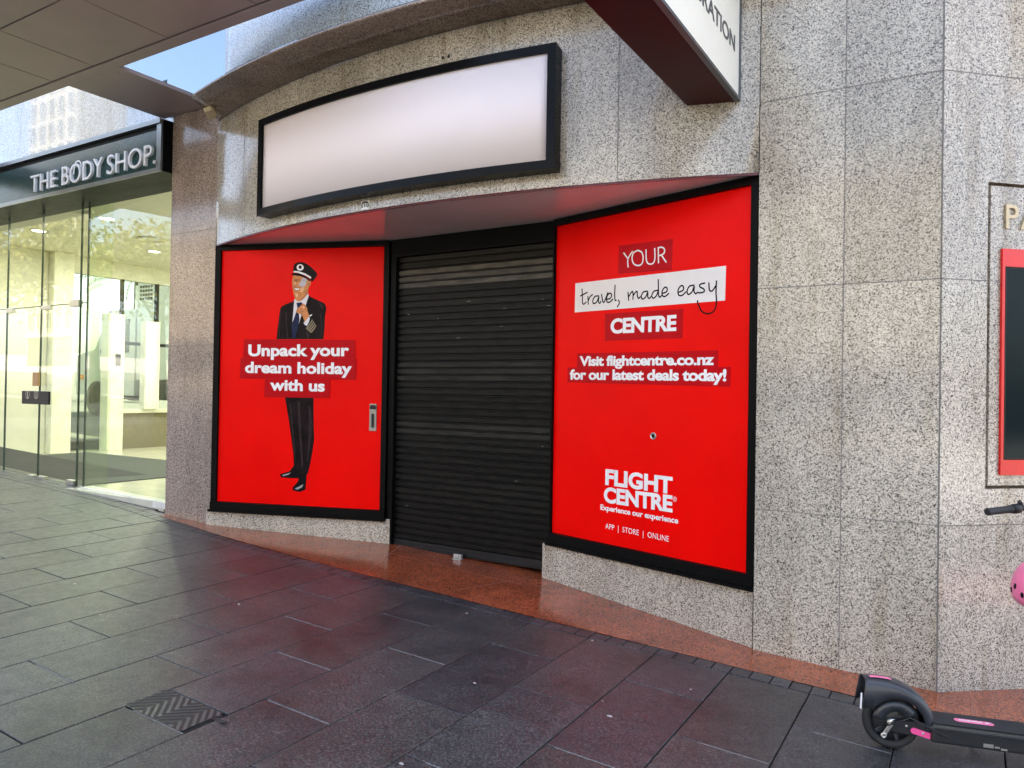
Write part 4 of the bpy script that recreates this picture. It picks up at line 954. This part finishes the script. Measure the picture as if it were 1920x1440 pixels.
# rear mudguard
path = [(.172, -.012), (.168, .05), (.145, .10), (.105, .142), (.05, .172), (-.01, .187), (-.07, .190), (-.128, .186)]
path = [tuple(p) for p in smooth_line([Vector(p) for p in path], 4)]; inner_ = []
for i in range(len(path)):
    t_ = i / (len(path) - 1); a = R(-2 + 172 * t_); inner_.append((.012 + .120 * math.cos(a), .120 * math.sin(a)))
inner_[-1] = (-.142, .062); inner_[-2] = (-.125, .066); inner_[-3] = (-.112, .07)
q = MB(); rows = []
for (x, z), (xi, zi) in zip(path, inner_):
    hw = .060; fx, fz = (xi - x), (zi - z)
    prof = [(-hw - .004, 1), (-hw - .003, .5), (-hw, .16), (-hw + .012, .03), (-.02, -.02), (.02, -.02), (hw - .012, .03), (hw, .16), (hw + .003, .5), (hw + .004, 1)]
    rows.append([(x + fx * k, y, WR + z + fz * k) for (y, k) in prof])
q.grid(rows, 0, True); md = q.build('mudguard', M_FENDER, es)
mod = md.modifiers.new('thick', 'SOLIDIFY'); mod.thickness = .004
q = MB(); q.box((-.149, -.066, WR + .06), (-.143, -.058, WR + .13), None); q.build('plate', M_WHITE, es)
q = MB(); rows = []
for i in range(13):
    a = R(30 + 140 * i / 12); rows.append([(.012 + r_ * math.cos(a), -.050, WR + .004 + r_ * math.sin(a)) for r_ in (.055, .105)])
q.grid(rows, 0, True); o_ = q.build('mudguard_skirt', M_FENDER, es); mod = o_.modifiers.new('thick', 'SOLIDIFY'); mod.thickness = .004
q = MB(); rows = []
for i in range(7):
    k = 20 + i; rows.append([(path[k][0], y, WR + path[k][1] + .0065) for y in (-.024, .004)])
q.grid(rows, 0, True); q.build('pink_sticker', M_PINK, es)
# deck
q = MB(); q.box((.15, -.078, .075), (.68, .078, .160), None, .012); dk = q.build('deck', M_SCOOT, es)
q = MB(); q.box((.16, -.070, .1605), (.665, .070, .1645), None, .0015); q.build('grip_pad', mat('deck_grip_rubber', (.022, .023, .024), .75, bump=.6, bscale=260), dk)
q = MB(); q.box((.14, -.084, .138), (.69, -.079, .150), None, .002); q.build('side_rail', mat('rail_dark_metal', (.06, .063, .07), .25, metal=.7), dk)
def rounded(cx, cy, hl, hw, n=8): return [(cx + hl - hw + hw * math.cos(R(-90 + 180 * i / n)), cy + hw * math.sin(R(-90 + 180 * i / n))) for i in range(n + 1)] + [(cx - hl + hw + hw * math.cos(R(90 + 180 * i / n)), cy + hw * math.sin(R(90 + 180 * i / n))) for i in range(n + 1)]
q = MB(); q.prism(rounded(.345, -.005, .082, .019), .1648, .1658); q.build('deck_sticker', M_PINK, dk)
q = MB()
for i in range(11): q.box((.285 + i * .0088, -.011 + .002 * (i % 2), .166), (.2905 + i * .0088, .003 + .003 * ((i * 7) % 3), .1664))
q.prism([(.395, -.013), (.404, -.004), (.418, .006), (.404, .002), (.399, .006), (.392, -.004)], .166, .1664); q.build('sticker_print', M_WHITE, dk)
# rear fork, reflector, brake bits
for y in (-.058, .042):
    q = MB(); q.prism([(-.02, WR - .022), (.03, WR - .03), (.17, .085), (.17, .150), (.07, .150), (.0, WR + .02)], 0, .016, Matrix.Translation((0, y + .016, 0)) @ Matrix.Rotation(R(90), 4, 'X')); q.build('fork', M_SCOOT, es)
q = MB(); q.prism(rounded(.075, WR - .012, .052, .013), 0, .004, Matrix.Translation((0, -.0585, .045)) @ Matrix.Rotation(R(90), 4, 'X') @ Matrix.Translation((0, -.045, 0)) @ Matrix.Rotation(R(-12), 4, 'Z') @ Matrix.Translation((0.02, .016, 0))); q.build('reflector', M_PINKREF, es)
q = MB(); Mx = Matrix.Translation((-.03, -.062, WR - .02)) @ Matrix.Rotation(R(90), 4, 'X') @ Matrix.Rotation(R(62), 4, 'Z'); q.box((-.032, -.009, 0), (.032, .009, .006), Mx, .003); q.lathe([(.013, 0), (.013, .008), (.006, .010), (.006, .004)], Mx @ Matrix.Translation((-.03, 0, 0)), 16); q.build('brake_arm', M_STEEL, es)
q = MB(); q.box((.36, -.0795, .088), (.40, -.0782, .104), None, 0); q.box((.405, -.0795, .090), (.425, -.0782, .097)); q.box((.43, -.0795, .084), (.455, -.0782, .092)); q.build('charge_port', M_STEEL, es)
q = MB(); q.tube([(-.03, -.066, WR), (.06, -.075, WR + .05), (.14, -.083, WR + .02), (.22, -.083, .11)], .0035, 8); q.build('brake_cable', M_RUBBER, es)
for (x_, z_) in ((.12, .105), (.145, .135), (.05, .128)):
    q = MB(); q.lathe([(.006, 0), (.006, .004), (.003, .005)], Matrix.Translation((x_, -.0585, z_)) @ Matrix.Rotation(R(90), 4, 'X'), 10); q.build('bolt', M_STEEL, es)
q = MB(); q.tube([(.42, .05, .08), (.40, .16, .012), (.39, .19, .004)], .008, 8); q.build('kickstand', M_BLACKSAT, es)
# neck, steering column turned to one side, front wheel, bars
ST = R(38)
q = MB(); q.tube([(.66, 0, .12), (.72, 0, .14), (.775, 0, .24), (.79, 0, .30)], [.045, .045, .038, .03], 14); q.build('neck', M_SCOOT, es)
wheel(FXW)
q = MB(); q.tube([(.80, 0, .26), (.70, 0, 1.08)], .024, 16); stem = q.build('stem', M_SCOOT, es)
q = MB(); 
for y in (-.048, .048): q.tube([(.80, y * .8, .30), (.83, y, .25), (FXW, y, WR)], .011, 10)
q.tube([(.80, -.045, .30), (.80, .045, .30)], .016, 10); q.build('front_fork', M_SCOOT, es)
q = MB(); rows = []
for i in range(15):
    a = R(20 + 150 * i / 14); rows.append([(FXW + .15 * math.cos(a), y, WR + .15 * math.sin(a)) for y in (-.04, 0, .04)])
q.grid(rows, 0, True); o_ = q.build('mudguard', M_FENDER, es); mod = o_.modifiers.new('thick', 'SOLIDIFY'); mod.thickness = .004
# handlebar end sits where the photo shows the grip end
bpy.context.view_layer.update()
Wi = es.matrix_world.inverted()
def at_depth(x, y, dpt): r = ray(x, y); return CAMP + r * (dpt / (r.dot(_fw)))
gripe = Wi @ at_depth(1850, 960, 3.16); gripi = Wi @ at_depth(1936, 950, 3.20)
bd = (gripi - gripe).normalized(); top = Vector((.70, 0, 1.08))
inner = gripe + bd * .30; other = gripe + bd * .56
q = MB(); q.tube([top, (inner + Vector((0, 0, -.01)))], .022, 12); q.tube([gripe + bd * .10, other - bd * .10], .0125, 12); bar = q.build('handlebar', M_SCOOT, es)
for a, s in ((gripe, 1), (other, -1)):
    q = MB(); q.tube([a, a + bd * s * .006, a + bd * s * .012, a + bd * s * .115, a + bd * s * .12], [.0145, .0165, .0155, .0155, .019], 16); q.build('grip', M_RUBBER, bar)
    q = MB(); q.tube([a + bd * s * .123, a + bd * s * .13, a + bd * s * .155, a + bd * s * .16], [.018, .021, .021, .018], 16); q.build('throttle_collar', M_BLACKSAT, bar)
    q = MB(); c1 = a + bd * s * .165; q.tube([c1, c1 + Vector((0, 0, .02)), c1 + bd * -s * .03 + Vector((.02, .01, .03))], .009, 10); q.build('brake_lever', M_BLACKSAT, bar)
q = MB(); c1 = inner + Vector((0, 0, .02)); q.box((c1.x - .045, c1.y - .03, c1.z - .012), (c1.x + .045, c1.y + .03, c1.z + .014), None, .008); q.build('display', M_DARKGLASS, bar)
# helmet hung on the stem
hc = at_depth(1972, 1108, 3.28)
hm = thing('helmet', 'glossy pink skate helmet with vent holes hung on the scooter stem', 'helmet', tuple(hc))
q = MB(); prof = []
for i in range(15):
    a = R(90 - i * 122 / 14); prof.append((.150 * math.cos(a) if i else .0, .155 * math.sin(a)))
prof[0] = (.0, .155)
q.lathe(prof, Matrix.Rotation(R(14), 4, 'Y') @ Matrix.Scale(1.14, 4, (0, 1, 0)), 40); o_ = q.build('shell', M_PINK, hm); mod = o_.modifiers.new('thick', 'SOLIDIFY'); mod.thickness = .012
for (az, el) in ((205, 6), (222, -4), (238, 6), (256, -2), (222, 34), (250, 36), (190, -4)):
    dv = Vector((math.cos(R(az)) * math.cos(R(el)), math.sin(R(az)) * math.cos(R(el)) * 1.14, math.sin(R(el))))
    q = MB(); Mx = Matrix.Translation(dv * .1505) @ dv.to_track_quat('Z', 'Y').to_matrix().to_4x4() @ Matrix.Scale(1.7, 4, (0, 1, 0)); q.lathe([(.007, -.004), (.007, .0025), (.0, .003)], Mx, 14); q.build('vent_hole', M_INK, hm)
q = MB(); q.tube([(.02, -.10, -.06), (.05, -.06, -.16), (.08, -.02, -.19), (.10, .05, -.12), (.11, .08, -.05)], .006, 8); q.build('strap', M_INK, hm)

# ================================================================== BEYOND THE SHOP: truck and palm
TR = thing('delivery_truck', 'white box truck seen through the shop glass, nose to the left', 'truck', (-18, 12, gz(-18, 12)))
tz = gz(-18, 12); TV0, TV1 = 11.2, 13.4
M_TWH = mat('truck_white_paint', (.70, .69, .63), .25, var=.04); M_TGL = mat('truck_glass', (.02, .03, .03), .08)
def tp(name, lo, hi, mt, bev=.03, par=None):
    q = MB(); q.box((lo[0], lo[1], tz + lo[2]), (hi[0], hi[1], tz + hi[2]), None, bev); return local2(q.build(name, mt), par or TR)
tp('box_body', (-17.6, TV0, .95), (-12.6, TV1, 3.45), M_TWH); tp('chassis', (-20.0, TV0 + .3, .45), (-12.6, TV1 - .3, .94), M_BLACKSAT, .01)
q = MB(); q.prism([(-20.4, tz + .55), (-17.75, tz + .55), (-17.75, tz + 2.75), (-18.9, tz + 2.75), (-19.55, tz + 1.75), (-20.4, tz + 1.6)], -(TV1 - .05), -(TV0 + .05), Matrix.Rotation(R(90), 4, 'X')); cab = local2(q.build('cab', M_TWH), TR)
q = MB(); q.prism([(-19.3, tz + 1.65), (-18.0, tz + 1.65), (-18.0, tz + 2.5), (-18.85, tz + 2.5)], -(TV0 + .05), -(TV0 + .035), Matrix.Rotation(R(90), 4, 'X')); local2(q.build('side_window', M_TGL), cab)
q = MB(); q.prism([(-18.8, tz + 1.75), (-18.5, tz + 1.75), (-18.5, tz + 2.2), (-18.8, tz + 2.2)], -(TV0 + .02), -(TV0 - .09), Matrix.Rotation(R(90), 4, 'X')); local2(q.build('mirror', M_BLACKSAT), cab)
tp('cooling_unit', (-18.2, TV0 + .3, 2.78), (-17.62, TV1 - .3, 3.4), M_TWH, .02)
for i in range(5):
    for j in range(4): 
        if True: pass
q = MB()
for i in range(5):
    for j in range(4): q.box((-17.5 + i * .11, TV0 - .006, tz + 2.95 + j * .10), (-17.42 + i * .11, TV0 - .001, tz + 3.01 + j * .10))
local2(q.build('vent_grille', M_BLACKSAT), TR)
for x in (-19.4, -14.2):
    q = MB(); Mx = Matrix.Translation((x, TV0 + .12, tz + .45)) @ Matrix.Rotation(R(90), 4, 'X'); q.lathe([(.0, -.12), (.42, -.12), (.46, -.08), (.46, .10), (.42, .13), (.24, .12), (.22, .08), (0, .08)], Mx, 28); local2(q.build('wheel', M_RUBBER), TR)
tp('side_skirt', (-17.5, TV0 + .02, .55), (-15.0, TV0 + .06, .93), M_BLACKSAT, .005); tp('indicator', (-20.2, TV0 + .02, .95), (-20.05, TV0 + .06, 1.08), mat('amber_lens', (.9, .35, .02), .2), .01)
tp('door_vent', (-17.3, TV0 - .008, 1.3), (-17.05, TV0 - .001, 1.75), M_BLACKSAT, 0)
TR.location.x -= .35
def palm(loc, h, label):
    t = thing('palm_tree', label, 'tree', loc); r2 = random.Random(3)
    q = MB(); q.tube([(0, 0, 0), (.06, 0, h * .5), (0, .05, h)], [.28, .22, .20], 14); q.build('trunk', mat('palm_bark', (.16, .12, .08), .9, bump=1, bscale=20), t)
    v, f = [], []
    for k in range(46):
        az = r2.uniform(0, 2 * math.pi); el = r2.uniform(-10, 80); Lf = r2.uniform(2.0, 3.0); pts = []
        for s in range(13):
            tt = s / 12; e = R(el) - tt * tt * R(70); d_ = Vector((math.cos(az) * math.cos(e), math.sin(az) * math.cos(e), math.sin(e)))
            pts.append((pts[-1] if pts else Vector((0, 0, h))) + d_ * (Lf / 12 if pts else .1))
        for s in range(1, 13):
            t_ = (pts[s] - pts[s - 1]).normalized(); sd_ = t_.cross(Vector((0, 0, 1))).normalized(); 
            for sg_ in (-1, 1):
                for sub_ in (0, .5):
                    o_ = pts[s - 1].lerp(pts[s], sub_); ll_ = .55 * math.sin(math.pi * min(1, (s + sub_) / 13 + .08)) + .05
                    tip = o_ + (sd_ * sg_ * .8 + t_ * .5 + Vector((0, 0, -.15))).normalized() * ll_
                    b = len(v); v += [tuple(o_ - t_ * .018), tuple(o_ + t_ * .018), tuple(tip)]; f.append((b, b + 1, b + 2))
            b = len(v); v += [tuple(pts[s - 1] - sd_ * .02), tuple(pts[s - 1] + sd_ * .02), tuple(pts[s])]; f.append((b, b + 1, b + 2))
    raw('crown', v, f, M_PALM, t)
    return t
def leafmat(name, c):
    mt, N, L, P = newmat(name); geo = N.new('ShaderNodeNewGeometry')
    r = ramp(N, [(0, tuple(x * .6 for x in c)), (1, tuple(x * 1.6 for x in c))]); L.new(geo.outputs['Random Per Island'], r.inputs[0]); L.new(r.outputs[0], P.inputs['Base Color'])
    P.inputs['Roughness'].default_value = .5
    tr = N.new('ShaderNodeBsdfTranslucent'); L.new(r.outputs[0], tr.inputs[0]); ms = N.new('ShaderNodeMixShader'); ms.inputs[0].default_value = .4
    L.new(P.outputs[0], ms.inputs[1]); L.new(tr.outputs[0], ms.inputs[2]); L.new(ms.outputs[0], N['Material Output'].inputs[0]); return mt
M_LEAF = leafmat('leaf_green', (.10, .14, .02)); M_LEAF2 = leafmat('autumn_leaf', (.20, .18, .03))
M_PALM = leafmat('palm_green', (.045, .075, .012))
palm((-24.6, 15.4, gz(-24.6, 15.4)), 4.1, 'palm tree with spreading fronds behind the white truck')

# ================================================================== ACROSS THE STREET (seen as reflections)
M_BARK = mat('bark', (.10, .08, .06), .9, bump=1, bscale=30)
def street_tree():
    t = thing('street_tree', 'leafy street tree with yellow green crown on the kerb', 'tree', (0, 0, 0), 0, 'street trees along the kerb'); r2 = random.Random(11)
    q = MB(); q.tube([(0, 0, 0), (.03, .02, 1.5), (0, .05, 3.0), (.1, 0, 4.2)], [.16, .12, .10, .05], 12)
    tips = []
    for k in range(9):
        a = k * .7; e = r2.uniform(.4, 1.1); b0 = Vector((0, .04, r2.uniform(2.2, 3.6))); tip = b0 + Vector((math.cos(a) * math.cos(e), math.sin(a) * math.cos(e), math.sin(e))) * r2.uniform(1.2, 2.0)
        q.tube([b0, b0.lerp(tip, .5) + Vector((0, 0, .1)), tip], [.05, .035, .015], 8); tips.append(tip)
    q.build('trunk', M_BARK, t); v, f = [], []
    for k in range(5200):
        c_ = r2.choice(tips); d_ = Vector((r2.gauss(0, .55), r2.gauss(0, .55), r2.gauss(0, .42))); p_ = c_ + d_
        n_ = Vector((r2.gauss(0, 1), r2.gauss(0, 1), r2.gauss(0, 1))).normalized(); a_ = n_.orthogonal().normalized() * r2.uniform(.04, .08); b_ = n_.cross(a_) * .7
        b = len(v); v += [tuple(p_ - a_), tuple(p_ + b_), tuple(p_ + a_), tuple(p_ - b_)]; f.append((b, b + 1, b + 2, b + 3))
    raw('crown', v, f, M_LEAF2, t); return t
tr0 = street_tree()
for i, (x, y, s, lab) in enumerate(((-19.5, -.6, 1.0, None), (-25.5, -1.2, 1.15, 'taller street tree further along the kerb'), (-31, -1.6, 1.05, 'third street tree along the kerb from the glass shop'), (7.5, -2.3, 1.1, 'street tree on the kerb behind the scooter'))):
    t = tr0 if i == 0 else copy_tree(tr0)
    t.location = (x, y, gz(x, y)); t.scale = (s, s, s); t.rotation_euler.z = i * 1.3
    if lab: t['label'] = lab
def block(name, label, u0, u1, v0, v1, h, col, nx, nz, z0=3.6):
    t = thing(name, label, 'building', ((u0 + u1) / 2, v1, gz((u0 + u1) / 2, v1))); W = u1 - u0; b0 = t.location.z
    mw = mat(name + '_wall', col, .7, var=.08)
    q = MB(); q.box((-W / 2, v0 - v1, -1.5), (W / 2, 0, h)); q.build('wall', mw, t)
    q = MB(); q.box((-W / 2 - .1, -.1, h), (W / 2 + .1, .45, h + .5)); q.box((-W / 2, .002, z0 - .5), (W / 2, .35, z0 - .1)); q.build('cornice', mw, t)
    proto = None; cw_, ch_ = W / nx, (h - z0) / nz
    for i in range(nx):
        for j in range(nz):
            x, z = -W / 2 + (i + .5) * cw_, z0 + (j + .5) * ch_
            if proto is None:
                q = MB(); a, b = cw_ * .28, ch_ * .34
                for lo, hi in (((-a - .1, 0, -b - .1), (-a, .14, b + .1)), ((a, 0, -b - .1), (a + .1, .14, b + .1)), ((-a, 0, b), (a, .14, b + .1)), ((-a, 0, -b - .14), (a, .2, -b)), ((-.03, .03, -b), (.03, .08, b)), ((-a, .03, -.03), (-.031, .08, .03))): q.box(lo, hi)
                proto = q.build('window', mw, t, (x, 0, z))
                q = MB(); q.box((-a, .002, -b), (a, .02, b)); q.build('pane', M_TGL, proto)
            else:
                c_ = copy_tree(proto, t); c_.location = (x, 0, z)
    q = MB(); q.box((-W / 2 + .3, .003, .05), (W / 2 - .3, .05, z0 - .6)); q.build('shop_window', M_TGL, t)
    return t
block('cream_building', 'cream rendered building with sash windows across the street, nearest the tower', -62, -40, -42, -24, 10, (.62, .52, .36), 8, 3)
block('brick_building', 'warm pale building with rows of windows across the street', -39.6, -18, -42, -24, 8.5, (.25, .19, .12), 8, 2)
block('office_building', 'long sunlit pale office building facing the bowed entrance', -17.6, 6, -42, -24, 10.5, (.60, .55, .46), 10, 4)
block('corner_building', 'grey office building at the right end across the street', 6.4, 34, -42, -24, 10, (.50, .48, .45), 9, 3)
block('tower_building', 'tall pale tower rising behind the low street buildings', -100, -89.5, -44, -38, 44, (.46, .43, .34), 5, 14, 4)
